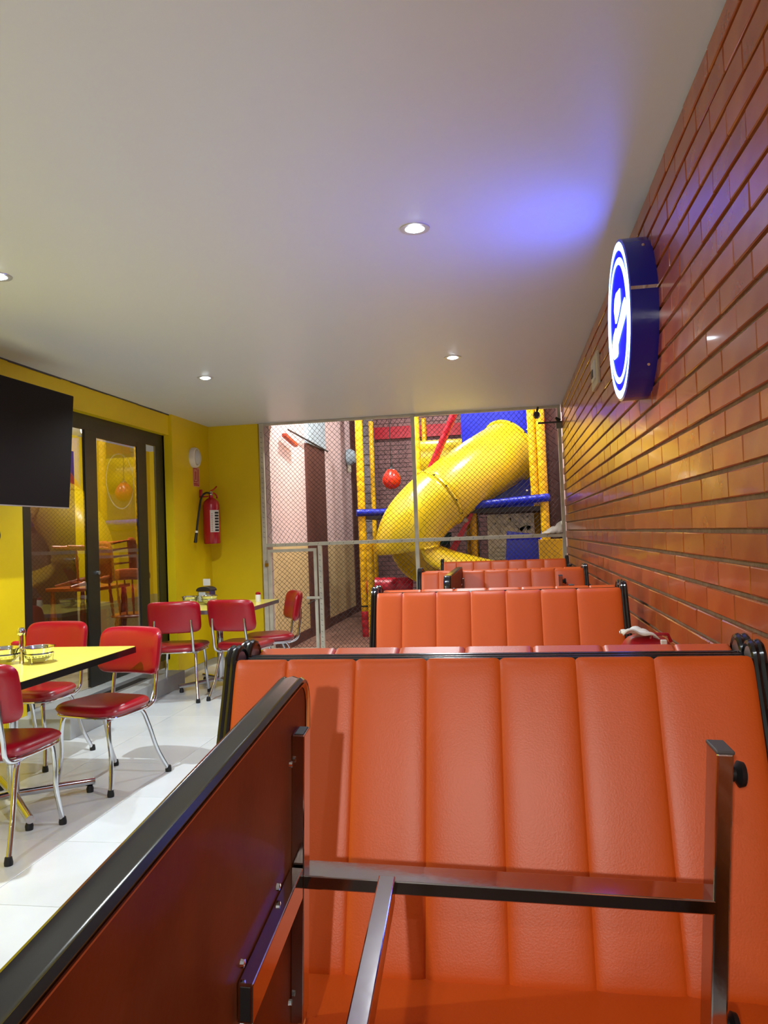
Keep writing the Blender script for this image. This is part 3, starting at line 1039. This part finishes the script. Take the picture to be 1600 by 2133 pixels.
def make_wood_chair(label):
    t = thing('wooden_chair', label, 'chair', group='wooden chairs behind the glass')
    MB().pillow(0.44, 0.42, 0.05, 14, 14, 4, 6, 6, lambda p: (p[0], p[2], 0.44 - p[1])).obj('seat', M['wood'], t, True)
    for s in (-1, 1):
        for e in (-1, 1):
            q = MB()
            turned(q, (s * 0.14, e * 0.14, 0.43), (s * 0.2, e * 0.2, 0.0), 0.022)
            q.obj('leg', M['wood'], t, True)
        q = MB()
        turned(q, (s * 0.18, -0.18, 0.16), (s * 0.18, 0.18, 0.16), 0.013)
        q.obj('stretcher', M['wood'], t, True)
    q = MB()
    turned(q, (-0.18, 0, 0.16), (0.18, 0, 0.16), 0.014)
    q.obj('stretcher', M['wood'], t, True)
    for k in range(6):
        xx = -0.175 + 0.07 * k
        q = MB()
        turned(q, (xx, 0.17, 0.45), (xx * 1.15, 0.27, 0.86), 0.016 if k in (0, 5) else 0.012)
        q.obj('spindle', M['wood'], t, True)
    MB().pillow(0.46, 0.12, 0.03, 14, 8, 4, 8, 8, lambda p: (p[0], 0.285 - 0.3 * p[0] ** 2 + p[1], 0.90 + p[2] - 0.5 * p[0] ** 2)).obj('crest_rail', M['wood'], t, True)
    return t


wc = make_wood_chair('wooden spindle-back chair tipped over with its legs pointing left behind the glass')
dz_ = Vector((0.6, 0.8, 0.05)).normalized()
dx_ = Vector((0, 0, -1))
dx_ = (dx_ - dz_ * dx_.dot(dz_)).normalized()
wc.location = (-4.40, 7.0, 1.16)
wc.rotation_euler = Matrix((dx_, dz_.cross(dx_), dz_)).transposed().to_euler()
dup(wc, (-4.15, 7.95, 0.141), (0, 0, math.radians(-160)), 'wooden spindle-back chair standing upright behind the glass, under the tipped one')
# table the tipped chair leans on
wt = thing('wooden_side_table', 'wooden table behind the glass carrying the tipped chair', 'table', (-4.60, 7.85, 0.14))
MB().box(-0.30, 0.30, -0.36, 0.35, 0.74, 0.78, 0.008).obj('tabletop', M['wood'], wt)
for s in (-1, 1):
    for e in (-0.30, 0.28):
        q = MB()
        turned(q, (s * 0.25, e, 0.74), (s * 0.25, e, 0.0), 0.03)
        q.obj('leg', M['wood'], wt, True)

# ------------------------------------------------------------------ play hall shell
PLX = -2.74
wpl = struct(MB().box(PLX - 0.15, PLX, NETY + 0.05, 14.0, 0, 4.6).obj('wall_play_left', M['pink']))
MB().box(PLX, PLX + 0.004, NETY + 0.05, 14.0, 0.0, 1.275).obj('lower_paint_band', M['tan_wall'], wpl, label='tan painted lower half')
pc = MB().box(PLX, PLX + 0.03, 10.22, 11.28, 0.0, 2.66).obj('pilaster', M['brown_paint'], wpl, label='brown painted pilaster')
MB().box(PLX, PLX + 0.05, 10.25, 11.28, 2.66, 3.6).obj('pilaster_block', M['blue_grey'], wpl, label='grey green block')
MB().tube([(PLX + 0.05, 9.3, 2.72), (PLX + 0.05, 11.4, 2.66)], 0.012, 8).obj('conduit', M['grey_dark'], wpl, True)
MB().box(PLX, PLX + 0.02, 13.35, 13.99, 0, 4.6).obj('corner_band', M['brown_paint'], wpl, label='brown corner band')
struct(MB().box(PLX, PLX + 0.018, NETY + 0.05, 14.0, 0, 0.13).obj('baseboard_left', M['brown_paint']))
bk = struct(MB().box(PLX - 0.1, 1.3, 14.0, 14.15, 0, 4.6).obj('wall_play_back', M['grey_dark']))
# mauve bricks on the back wall
mb = MB()
rv = []
r = 0
z = 0.05
while z < 4.5:
    y = PLX + (0.13 if r % 2 else 0)
    while y < 1.0:
        n0 = len(mb.v)
        mb.box(y + 0.006, y + 0.254, 13.985 + random.uniform(-.004, .004), 14.0, z, z + 0.072)
        rv += [random.random()] * (len(mb.v) - n0)
        y += 0.26
    z += 0.082
    r += 1
bo = mb.obj('brick', M['mauve'], bk)
bo['kind'] = 'stuff'
at = bo.data.attributes.new('rnd', 'FLOAT', 'POINT')
at.data.foreach_set('value', rv)
MB().box(PLX + 0.02, 0.9, 13.93, 13.985, 3.12, 3.34).obj('maroon_band', M['foam_red'], bk, label='dark red band')
wpr = struct(MB().box(0.72, 0.87, NETY + 0.05, 14.0, 0, 4.6).obj('wall_play_right', M['pink']))
MB().box(0.70, 0.72, 10.6, 13.9, 0, 4.6).obj('shadow_panel', M['brown_paint'], wpr, label='stretch of wall in shadow, coloured brown')  # brown colour put here for the shadow on the pink wall
struct(MB().box(PLX - 0.15, 0.9, NETY + 0.03, 14.15, 4.6, 4.7).obj('ceiling_2', M['ceiling']))
struct(MB().box(-3.6, 0.9, NETY + 0.07, NETY + 0.15, CEIL + 0.005, 4.6).obj('wall_over_net', M['ceiling']))
pf = struct(MB().box(PLX - 0.1, 0.9, NETY + 0.05, 14.1, -0.1, -0.006).obj('floor_3', M['grout']))
mb = MB()
rv = []
x = PLX
while x < 0.8:
    y = NETY + 0.06
    while y < 13.9:
        n0 = len(mb.v)
        mb.box(x + 0.003, x + 0.297, y + 0.003, y + 0.297, -0.01, 0.0)
        rv += [random.random()] * (len(mb.v) - n0)
        y += 0.3
    x += 0.3
to = mb.obj('tile', M['play_tile'], pf)
to['kind'] = 'stuff'
at = to.data.attributes.new('rnd', 'FLOAT', 'POINT')
at.data.foreach_set('value', rv)


def stone_column(x, y, w, z1, label):
    t = thing('stone_column', label, 'column', (x, y, 0))
    z = 0
    while z < z1:
        h = random.uniform(0.12, 0.2)
        MB().box(-w / 2 + random.uniform(0, .015), w / 2 - random.uniform(0, .015), -0.12 + random.uniform(0, .015), 0.12, z, z + h - 0.006, 0.012).obj('stone', M['stone'], t)
        z += h
    return t


stone_column(-2.30, 12.7, 0.20, 3.6, 'grey rough stone column behind the left yellow padded posts')
stone_column(-0.62, 12.9, 0.24, 3.8, 'grey rough stone column behind the red diagonal pole')


def play_lamp(x, y, z, w, label, hidden=True):
    t = thing('hall_lamp', label, 'ceiling light', (x, y, z))
    MB().lathe([(0.0, 0.08), (0.09, 0.07), (0.17, 0.0), (0.15, 0.0), (0.0, 0.05)], seg=28).obj('shade', M['white_plastic'], t, True)
    MB().lathe([(0, -0.005), (0.13, 0.0), (0, 0.02)], seg=24).obj('lens', M['lamp_lens'], t, True)
    MB().tube([(0, 0, 0.07), (0, 0, 4.6 - z)], 0.01, 8).obj('rod', M['grey_dark'], t)
    ld = bpy.data.lights.new('hall_lamp_light', 'SPOT')
    ld.energy = w
    ld.color = (1.0, 0.97, 0.93)
    ld.spot_size = math.radians(165)
    ld.spot_blend = 0.4
    ld.shadow_soft_size = 0.12
    lo = bpy.data.objects.new('lamp', ld)
    COL.objects.link(lo)
    lo.parent = t
    lo.location = (0, 0, -0.03)


play_lamp(-1.9, 9.4, 4.3, PLAY_W * 2.8, 'shaded lamp high over the slide, above the net')
play_lamp(-0.1, 9.3, 4.3, PLAY_W * 1.5, 'shaded lamp high over the right deck, above the net')
play_lamp(-1.2, 12.6, 4.4, PLAY_W * 1.0, 'shaded lamp high at the back of the play hall')

# lamp in the room behind the glass
t = thing('back_room_lamp', 'round lamp on the ceiling of the room behind the glass door', 'ceiling light', (-4.3, 7.4, CEIL))
MB().lathe([(0.12, 0.0), (0.12, -0.02), (0.0, -0.03)], seg=24).obj('lens', M['lamp_lens'], t, True)
ld = bpy.data.lights.new('back_room_light', 'POINT')
ld.energy = BACK_W
ld.color = (1.0, 0.97, 0.9)
ld.shadow_soft_size = 0.08
lo = bpy.data.objects.new('lamp', ld)
COL.objects.link(lo)
lo.parent = t
lo.location = (0, 0, -0.14)

# ------------------------------------------------------------------ net partition
nf = thing('net_partition', 'beige steel frame holding a dark cord net in front of the play area', 'net fence', (0, NETY, 0))
g = M['grey_paint']
for (x, w_, z0, z1) in ((-2.815, 0.05, 0, CEIL), (-1.035, 0.042, 0, CEIL), (0.582, 0.035, 0, CEIL), (-2.16, 0.045, 0, 1.265)):
    MB().box(x - w_ / 2, x + w_ / 2, -0.02, 0.02, z0, z1 - 0.002, 0.003).obj('post', g, nf)
MB().box(-2.79, -1.056, -0.02, 0.02, 1.265, 1.305, 0.003).obj('rail', g, nf)
MB().box(-1.014, 0.565, -0.02, 0.02, 1.265, 1.305, 0.003).obj('rail', g, nf)
MB().box(-2.79, -1.056, -0.015, 0.015, CEIL - 0.03, CEIL - 0.004, 0.003).obj('rail', g, nf)
MB().box(-1.014, 0.565, -0.015, 0.015, CEIL - 0.03, CEIL - 0.004, 0.003).obj('rail', g, nf)


def net(x0, x1, z0, z1, pitch, amp, seed, name='net', parent=None, yoff=0.026):
    rnd = random.Random(seed)
    ph = [rnd.uniform(0, 6.28) for _ in range(6)]

    def warp(a, b):
        x = a
        z = b
        dx = amp * (math.sin(2.1 * x + 1.3 * z + ph[0]) + 0.6 * math.sin(4.3 * z - 2 * x + ph[1]) + 0.25 * math.sin(11 * x + 7 * z + ph[4]))
        dz = amp * (math.sin(1.7 * z + 2.4 * x + ph[2]) + 0.6 * math.sin(5.1 * x + z + ph[3]) + 0.25 * math.sin(9 * x - 8 * z + ph[5]))
        e = min(1, min(a - x0, x1 - a, b - z0, z1 - b) / 0.12)
        e = max(0, e)
        return (x + dx * e, yoff - NETY * 0 + 0.012 * math.sin(3 * x + ph[0]) * e, z + dz * e)
    mb = MB()
    r = 0.0022
    W, H = x1 - x0, z1 - z0
    step = pitch * 2
    for sgn in (1, -1):
        c = -H
        while c < W + H:
            pts = []
            k = 0
            n = int(H / step) + 1
            for k in range(n + 1):
                z = min(z0 + k * step, z1)
                x = x0 + c + sgn * (z - z0) * 1.0 if sgn > 0 else x0 + c - (z - z0)
                if x0 - 1e-6 <= x <= x1 + 1e-6:
                    pts.append(warp(x, z))
            if len(pts) > 1:
                mb.tube(pts, r, 3, caps=False)
            c += pitch * 1.4142
    o = mb.obj(name, M['net'], parent)
    o['kind'] = 'stuff'
    return o


net(-2.79, -1.056, 1.305, CEIL - 0.03, 0.040, 0.022, 1, parent=nf)
net(-1.014, 0.565, 1.305, CEIL - 0.03, 0.040, 0.014, 2, parent=nf)
net(-2.137, -1.056, 0.02, 1.265, 0.040, 0.012, 3, parent=nf)
net(-1.014, 0.565, 0.02, 1.265, 0.040, 0.012, 4, parent=nf)
# lacing ties along the frame
tie_me = MB().tube([(0.018 * math.cos(2 * PI * k / 10), 0.03 * math.sin(2 * PI * k / 10), 0.006 * math.sin(4 * PI * k / 10)) for k in range(10)], 0.002, 5, closed=True).mesh('lacing_tie', M['net'])
for k in range(22):
    place('lacing_tie', tie_me, nf, (-2.815, 0.005, 1.38 + k * 0.058), (random.uniform(-.3, .3), random.uniform(-.3, .3), 0))
for k in range(18):
    place('lacing_tie', tie_me, nf, (-2.16, 0.005, 0.1 + k * 0.062), (random.uniform(-.3, .3), random.uniform(-.3, .3), 0))
for k in range(24):
    place('lacing_tie', tie_me, nf, (-2.7 + k * 0.135 + random.uniform(-.03, .03), 0.005, 1.285), (random.uniform(-.3, .3), PI / 2, 0))
gate = thing('net_gate', 'beige steel gate with cord net, low at the left of the net partition', 'gate', (0, NETY, 0))
gx0, gx1 = -2.775, -2.20
for x in (gx0 + 0.017, gx1 - 0.017):
    MB().box(x - 0.017, x + 0.017, -0.03, 0.005, 0.06, 1.235, 0.003).obj('stile', g, gate)
MB().box(gx0 + 0.034, gx1 - 0.034, -0.03, 0.005, 1.20, 1.235, 0.003).obj('top_bar', g, gate)
MB().box(gx0 + 0.034, gx1 - 0.034, -0.03, 0.005, 0.06, 0.095, 0.003).obj('bottom_bar', g, gate)
net(gx0 + 0.034, gx1 - 0.034, 0.095, 1.20, 0.040, 0.022, 5, parent=gate, yoff=0.0)
la = MB().box(-2.33, -2.17, -0.045, -0.03, 0.655, 0.685, 0.003).obj('latch', g, gate)
MB().tube([(-2.31, -0.05, 0.60), (-2.26, -0.06, 0.63), (-2.22, -0.05, 0.64)], 0.006, 8).obj('latch_hook', M['grey_dark'], la, True)
pk = thing('padlock', 'small brass padlock on the left post of the net gate', 'padlock', (-2.79, NETY - 0.035, 1.08))
MB().box(-0.02, 0.02, -0.01, 0.01, -0.04, 0.0, 0.003).obj('body', M['brass'], pk)
MB().tube([(-0.013, 0, 0), (-0.013, 0, 0.025), (0, 0, 0.036), (0.013, 0, 0.025), (0.013, 0, 0)], 0.004, 8).obj('shackle', M['chrome'], pk, True)
# crumpled white plastic on the rail at the right end
mb = MB()
vs, fs = [], []
W_ = 12
rnd = random.Random(3)
for j in range(9):
    for i in range(W_):
        u, v = i / (W_ - 1), j / 8
        hgt = 0.13 * u * (1 - abs(2 * v - 1)) + 0.012 * rnd.uniform(-1, 1)
        vs.append((-0.20 + 0.22 * u, -0.05 + 0.1 * v, 0.004 + max(0, hgt)))
for j in range(8):
    for i in range(W_ - 1):
        a = j * W_ + i
        fs.append((a, a + 1, a + 1 + W_, a + W_))
cp = mb.add(vs, fs).obj('plastic_bag', M['paper'], None, True, (0.55, NETY, 1.305))
tag(cp, 'crumpled white plastic bag on the net rail beside the brick wall', 'plastic bag')
cp.modifiers.new('thick', 'SOLIDIFY').thickness = 0.003
# fittings at the top right corner of the net
fx = thing('security_camera', 'small dark round camera on a bracket at the top right of the net', 'camera', (0.34, NETY - 0.12, 2.60))
MB().lathe([(0, -0.03), (0.03, -0.028), (0.038, 0.0), (0.038, 0.05), (0.0, 0.055)], 0, 0, 0, 20, 'y').obj('housing', M['dark'], fx, True)
MB().tube([(0, 0.03, 0.02), (0.02, 0.05, 0.09)], 0.012, 8).obj('bracket', M['grey_dark'], fx)
fy = thing('wall_bracket', 'grey bracket with a junction box at the top of the brick wall by the net', 'bracket', (0.52, NETY - 0.10, 2.52))
MB().box(-0.17, 0.085, -0.012, 0.012, -0.02, 0.0, 0.003).obj('arm', M['grey_dark'], fy)
MB().box(0.02, 0.085, -0.04, 0.02, -0.08, -0.02, 0.005).obj('junction_box', M['sill_film'], fy)
MB().tube([(0.02, 0, 0.04), (0.06, 0, 0.0)], [0.012, 0.028], 14).obj('cone', M['dark'], fy, True)

# ------------------------------------------------------------------ play hall fittings
em = thing('emergency_lamp', 'small orange glowing lamp on a bracket high behind the net at the left', 'lamp', (PLX + 0.07, 9.35, 2.58), (math.radians(-8), 0, 0))
MB().box(-0.03, 0.03, -0.32, 0.20, -0.025, 0.02, 0.006).obj('housing', M['red_lens'], em)
MB().box(-0.032, 0.034, 0.05, 0.10, -0.018, 0.012, 0.006).obj('led', M['red_led'], em)
wl2 = thing('hall_wall_lamp', 'pale round wall lamp beside the left yellow padded post', 'wall lamp', (PLX + 0.02, 13.0, 2.72))
MB().lathe([(0.14, -0.0), (0.145, 0.06), (0.10, 0.13), (0.0, 0.15)], 0, 0, 0, 28, 'x').obj('glass', M['blue_grey'], wl2, True)
MB().box(0.0, 0.06, -0.03, 0.03, -0.26, -0.13, 0.01).obj('base', M['ivory'], wl2)

# ------------------------------------------------------------------ play structure
ps = thing('play_frame', 'padded yellow, blue and red climbing frame behind the net', 'play structure', (0, 10.2, 0))


def padded(parent, a, b, r, m, name='post', wrinkle=0.10, seglen=0.13):
    a, b = Vector(a), Vector(b)
    L = (b - a).length
    n = max(3, int(L / seglen))
    pts, rs = [], []
    for i in range(n):
        for t, k in ((0.0, 0.94), (0.10, 1.0), (0.5, 1.02), (0.90, 1.0)):
            pts.append(a.lerp(b, (i + t) / n))
            rs.append(r * k * (1 + random.uniform(-.02, .02)))
    pts.append(b)
    rs.append(r * 0.88)
    return MB().tube(pts, rs, 14).obj(name, m, parent, True)


Y0 = 10.2


def L3(x, y, z):
    return (x, y - Y0, z)


FY, FB, FR = M['foam_yellow'], M['foam_blue'], M['foam_red']
ppost = padded(ps, L3(-1.965, 10.2, 0.34), L3(-1.965, 10.2, 3.3), 0.052, FY)
MB().tube([L3(-1.965, 10.2, 0.40), L3(-1.965, 10.2, 0.42)], 0.056, 14).obj('strap', M['rubber'], ppost)
padded(ps, L3(-1.955, 10.2, 0.0), L3(-1.965, 10.2, 0.34), 0.058, FR, 'post_foot')
padded(ps, L3(-1.80, 9.8, 0.0), L3(-1.80, 9.8, 1.30), 0.048, FY)
padded(ps, L3(-2.15, 12.2, 0.0), L3(-2.15, 12.2, 3.2), 0.036, FY)
padded(ps, L3(-1.205, 10.55, 0.0), L3(-1.235, 10.55, 3.3), 0.052, FY)
padded(ps, L3(-1.29, 12.2, 0.0), L3(-1.29, 12.2, 3.2), 0.04, FY)
padded(ps, L3(-0.60, 11.5, 0.0), L3(-0.60, 11.5, 3.4), 0.04, FY)
padded(ps, L3(-0.50, 11.5, 0.0), L3(-0.50, 11.5, 3.4), 0.04, FY)
padded(ps, L3(-0.485, 10.5, 0.0), L3(-0.485, 10.5, 1.72), 0.05, FY)
padded(ps, L3(0.35, 10.25, 1.78), L3(0.33, 10.25, 3.3), 0.058, FY)
padded(ps, L3(0.475, 10.2, 0.0), L3(0.44, 10.2, 3.3), 0.058, FY)
padded(ps, L3(0.40, 11.5, 0.0), L3(0.40, 11.5, 1.72), 0.05, FY)
padded(ps, L3(-2.02, 10.12, 1.665), L3(-1.2, 10.45, 1.665), 0.048, FB, 'rail')
padded(ps, L3(-1.2, 10.45, 1.665), L3(-0.50, 10.2, 1.70), 0.05, FB, 'rail')
padded(ps, L3(-0.52, 10.15, 1.70), L3(0.53, 10.15, 1.765), 0.052, FB, 'rail')
MB().box(-0.55, 0.52, 0.0, 1.4, 1.60, 1.66, 0.004).obj('deck', M['dark'], ps, label='dark platform')
MB().box(-1.98, -0.56, 0.28, 2.0, 1.58, 1.63, 0.004).obj('deck', M['dark'], ps, label='dark platform')
# red members
padded(ps, L3(-0.60, 9.95, 3.0), L3(-1.09, 10.25, 2.05), 0.048, FR, 'brace')
cl_ = MB().prism([(-0.49, 1.63), (-0.42, 1.68), (-0.92, 0.72), (-1.06, 0.72)], 0.02, 0.10, 'y').obj('climbing_plank', FR, ps, label='sloping red plank')
for k in range(4):
    tt = 0.12 + 0.25 * k
    MB().lathe([(0, -0.02), (0.03, -0.015), (0.03, 0.01), (0, 0.02)], -0.50 - 0.55 * tt, 0.02, 1.62 - 0.92 * tt, 10, 'y').obj('grip', M['ivory'], cl_)
padded(ps, L3(-1.94, 10.25, 0.66), L3(-1.32, 10.32, 0.64), 0.13, FR, 'barrier_roll', seglen=0.16)
padded(ps, L3(-1.30, 10.32, 0.0), L3(-1.30, 10.32, 0.58), 0.055, FR)
MB().tube([L3(-1.85, 10.3, 0.5), L3(-1.35, 10.3, 0.3)], 0.008, 6).tube([L3(-1.85, 10.3, 0.3), L3(-1.35, 10.3, 0.5)], 0.008, 6).obj('cord', M['rubber'], ps)
# blue slide mouth panel
bp = MB().box(-0.62, 0.345, 0.70, 0.76, 1.66, 3.35, 0.004).obj('mouth_panel', M['blue_plastic'], ps)
for (x, z) in ((0.30, 2.75), (0.30, 2.2), (0.26, 1.9), (0.12, 2.15)):
    MB().lathe([(0, -0.012), (0.016, -0.008), (0.018, 0.0)], x, 0.70, z, 12, 'y').obj('bolt', M['chrome'], bp)
# grey climbing panel
rk = MB().box(-0.30, 0.33, 0.35, 0.40, 0.60, 1.58, 0.004).obj('relief_panel', M['grey_rock'], ps, label='grey relief panel')
rnd = random.Random(11)
for k in range(46):
    x, z = rnd.uniform(-0.25, 0.28), rnd.uniform(1.22, 1.54)
    s = rnd.uniform(0.015, 0.045)
    n = rnd.randint(4, 6)
    a0 = rnd.uniform(0, 6)
    MB().prism([(x + s * rnd.uniform(.7, 1.1) * math.cos(a0 + 2 * PI * i / n), z + s * rnd.uniform(.6, 1.1) * math.sin(a0 + 2 * PI * i / n)) for i in range(n)], 0.325, 0.36, 'y').obj('stone', M['grey_rock'], rk)
for k in range(7):
    z = 0.80 + k * 0.055
    MB().box(-0.22, 0.06, 0.325, 0.36, z, z + 0.032, 0.004).obj('slat', M['grey_rock'], rk)
# yellow low panel at right
tag(MB().box(0.33, 0.62, 0.0, 0.03, 0.35, 1.235, 0.004).obj('low_yellow_panel', M['foam_yellow'], None, False, (0, 9.25, 0)), 'mustard yellow board behind the net at its lower right corner', 'board')
# blue chute
bs = thing('blue_chute', 'curved blue plastic slide chute behind the farthest bench', 'slide', (0, 9.75, 0))
vs, fs = [], []
N, Mn = 16, 10
for i in range(N + 1):
    t_ = i / N
    cx = 0.20 - 0.10 * t_
    y = 0.50 - 0.9 * t_
    z = 1.28 - 1.05 * t_ ** 0.8 * 0.9
    for j in range(Mn + 1):
        a = PI * j / Mn
        vs.append((cx - 0.22 * math.cos(a), y, z - 0.18 * math.sin(a) + 0.05))
for i in range(N):
    for j in range(Mn):
        a = i * (Mn + 1) + j
        fs.append((a, a + 1, a + 2 + Mn, a + 1 + Mn))
ch = MB().add(vs, fs).obj('chute', M['blue_plastic'], bs, True)
ch.modifiers.new('thick', 'SOLIDIFY').thickness = 0.02
MB().prism([(-0.035, 1.35), (0.35, 1.29), (0.35, 0.0), (0.0, 0.0), (-0.10, 0.55)], -0.44, -0.38, 'y').obj('side_board', M['blue_plastic'], bs)
# teal ball-ish tub
tb = thing('teal_tub', 'small teal plastic tub behind the slide', 'tub', (-0.93, 10.7, 1.20))
MB().lathe([(0, 0), (0.10, 0.0), (0.12, 0.1), (0.13, 0.16), (0.11, 0.16), (0.10, 0.02), (0, 0.02)], seg=20).obj('shell', M['teal_plastic'], tb, True)
MB().box(-0.10, 0.10, -0.1, 0.1, -1.2, 0.0).obj('stand', M['dark'], tb)

# hanging red ball
bl_ = thing('hanging_red_ball', 'red pear-shaped punch ball hanging from a cord behind the net', 'ball', (-1.585, 10.5, 2.12))
MB().lathe([(0, -0.135), (0.05, -0.128), (0.10, -0.095), (0.128, -0.04), (0.13, 0.01), (0.112, 0.06), (0.075, 0.115), (0.045, 0.145), (0, 0.15)], seg=28).obj('ball', M['red_ball'], bl_, True)
MB().lathe([(0.052, 0.135), (0.045, 0.155), (0.015, 0.175), (0.012, 0.21), (0, 0.215)], seg=16).obj('cap', M['rubber'], bl_, True)
MB().tube([(0, 0, 0.2), (-0.01, 0, 1.3)], 0.006, 6).obj('cord', M['rubber'], bl_)
MB().box(-0.5, 0.5, -0.03, 0.03, 1.28, 1.34).obj('ceiling_beam', FR, bl_, label='red padded beam')

# ------------------------------------------------------------------ tube slide
sl = thing('tube_slide', 'big yellow plastic tube slide curving down behind the net', 'slide', (0, 10, 0))
path = [(0.02, 10.88, 2.46), (-0.22, 10.62, 2.30), (-0.48, 10.38, 2.13), (-0.76, 10.15, 1.92), (-1.05, 9.98, 1.68), (-1.25, 9.86, 1.42), (-1.31, 9.84, 1.16), (-1.19, 9.90, 0.92), (-0.92, 9.98, 0.77), (-0.58, 10.04, 0.66), (-0.20, 10.08, 0.56)]
pp = spline([(x, y - 10, z) for x, y, z in path], 7)
RT = [0.43 - 0.045 * min(1, i / 28) for i in range(len(pp))]
secs = [(0, 24), (24, 42), (42, len(pp) - 1)]


def tube_frames(pts):
    fr = []
    up = Vector((0, 0, 1))
    for i, p in enumerate(pts):
        t = (pts[min(i + 1, len(pts) - 1)] - pts[max(i - 1, 0)]).normalized()
        up = (up - t * up.dot(t)).normalized()
        fr.append((p, t.cross(up), up, t))
    return fr


FRM = tube_frames(pp)


def tube_part(i0, i1, r_add, a0, a1, n=28):
    vs, fs = [], []
    for i in range(i0, i1 + 1):
        p, s, u, t = FRM[i]
        for k in range(n + 1):
            a = a0 + (a1 - a0) * k / n
            rr = RT[i] + r_add
            vs.append(p + s * math.cos(a) * rr + u * math.sin(a) * rr)
    for i in range(i1 - i0):
        for k in range(n):
            a = i * (n + 1) + k
            fs.append((a, a + 1, a + 2 + n, a + 1 + n))
    return vs, fs


for k, (i0, i1) in enumerate(secs):
    if k < 2:
        mb = MB().add(*tube_part(i0, i1, 0.0 + (0.012 if k == 1 else 0), 0, 2 * PI))
    else:
        mb = MB().add(*tube_part(i0, i1, 0.0, PI * 0.97, 2 * PI + 0.1))
    so_ = mb.obj('tube_section', M['slide_yellow'], sl, True)
    so_.modifiers.new('thick', 'SOLIDIFY').thickness = 0.012
# joint flanges
for i in (0, 24, 42):
    p, s, u, t = FRM[i]
    ring = [p + s * math.cos(2 * PI * k / 40) * (RT[i] + 0.02) + u * math.sin(2 * PI * k / 40) * (RT[i] + 0.02) for k in range(40)]
    if i == 42:
        ring = [p + s * math.cos(PI + PI * k / 24) * (RT[i] + 0.02) + u * math.sin(PI + PI * k / 24) * (RT[i] + 0.02) for k in range(25)]
        MB().tube(ring, 0.02, 8).obj('flange', M['slide_yellow'], sl, True)
    else:
        MB().tube(ring, 0.022, 8, closed=True).obj('flange', M['slide_yellow'], sl, True)
# half-shell seam ribs along the tube
for (i0, i1, an) in ((24, 40, math.radians(215)), (0, 24, math.radians(262)), (24, 36, math.radians(20))):
    pts = []
    for i in range(i0, i1 + 1):
        p, s, u, t = FRM[i]
        pts.append(p + s * math.cos(an) * (RT[i] + 0.015) + u * math.sin(an) * (RT[i] + 0.015))
    MB().tube(pts, 0.016, 6).obj('seam_rib', M['slide_yellow'], sl, True)
# bolts on the flanges
bolt_me = MB().lathe([(0, -0.012), (0.012, -0.01), (0.014, 0.01), (0, 0.012)], seg=8).mesh('bolt', M['dark'])
for i in (0, 24):
    p, s, u, t = FRM[i]
    for k in range(12):
        a = 2 * PI * k / 12
        place('bolt', bolt_me, sl, p + (s * math.cos(a) + u * math.sin(a)) * (RT[i] + 0.035) - t * 0.0)
# legs under the slide
MB().tube([(-1.05, 0.2, 0.55), (-1.05, 0.2, 0.0)], 0.03, 12).obj('support_leg', M['grey_dark'], sl, True)

# second tube behind
s2 = thing('yellow_tube', 'smaller yellow crawl tube behind the big slide', 'play tube', (-1.10, 11.9, 2.50))
MB().lathe([(0.30, -0.3), (0.32, -0.28), (0.30, -0.26), (0.30, 0.5), (0.28, 0.5), (0.28, -0.28)], seg=30, axis='x').obj('shell', M['slide_yellow'], s2, True)
MB().tube([(0.1, 0, -0.3), (0.1, 0, -0.85)], 0.03, 10).obj('support', M['grey_dark'], s2)
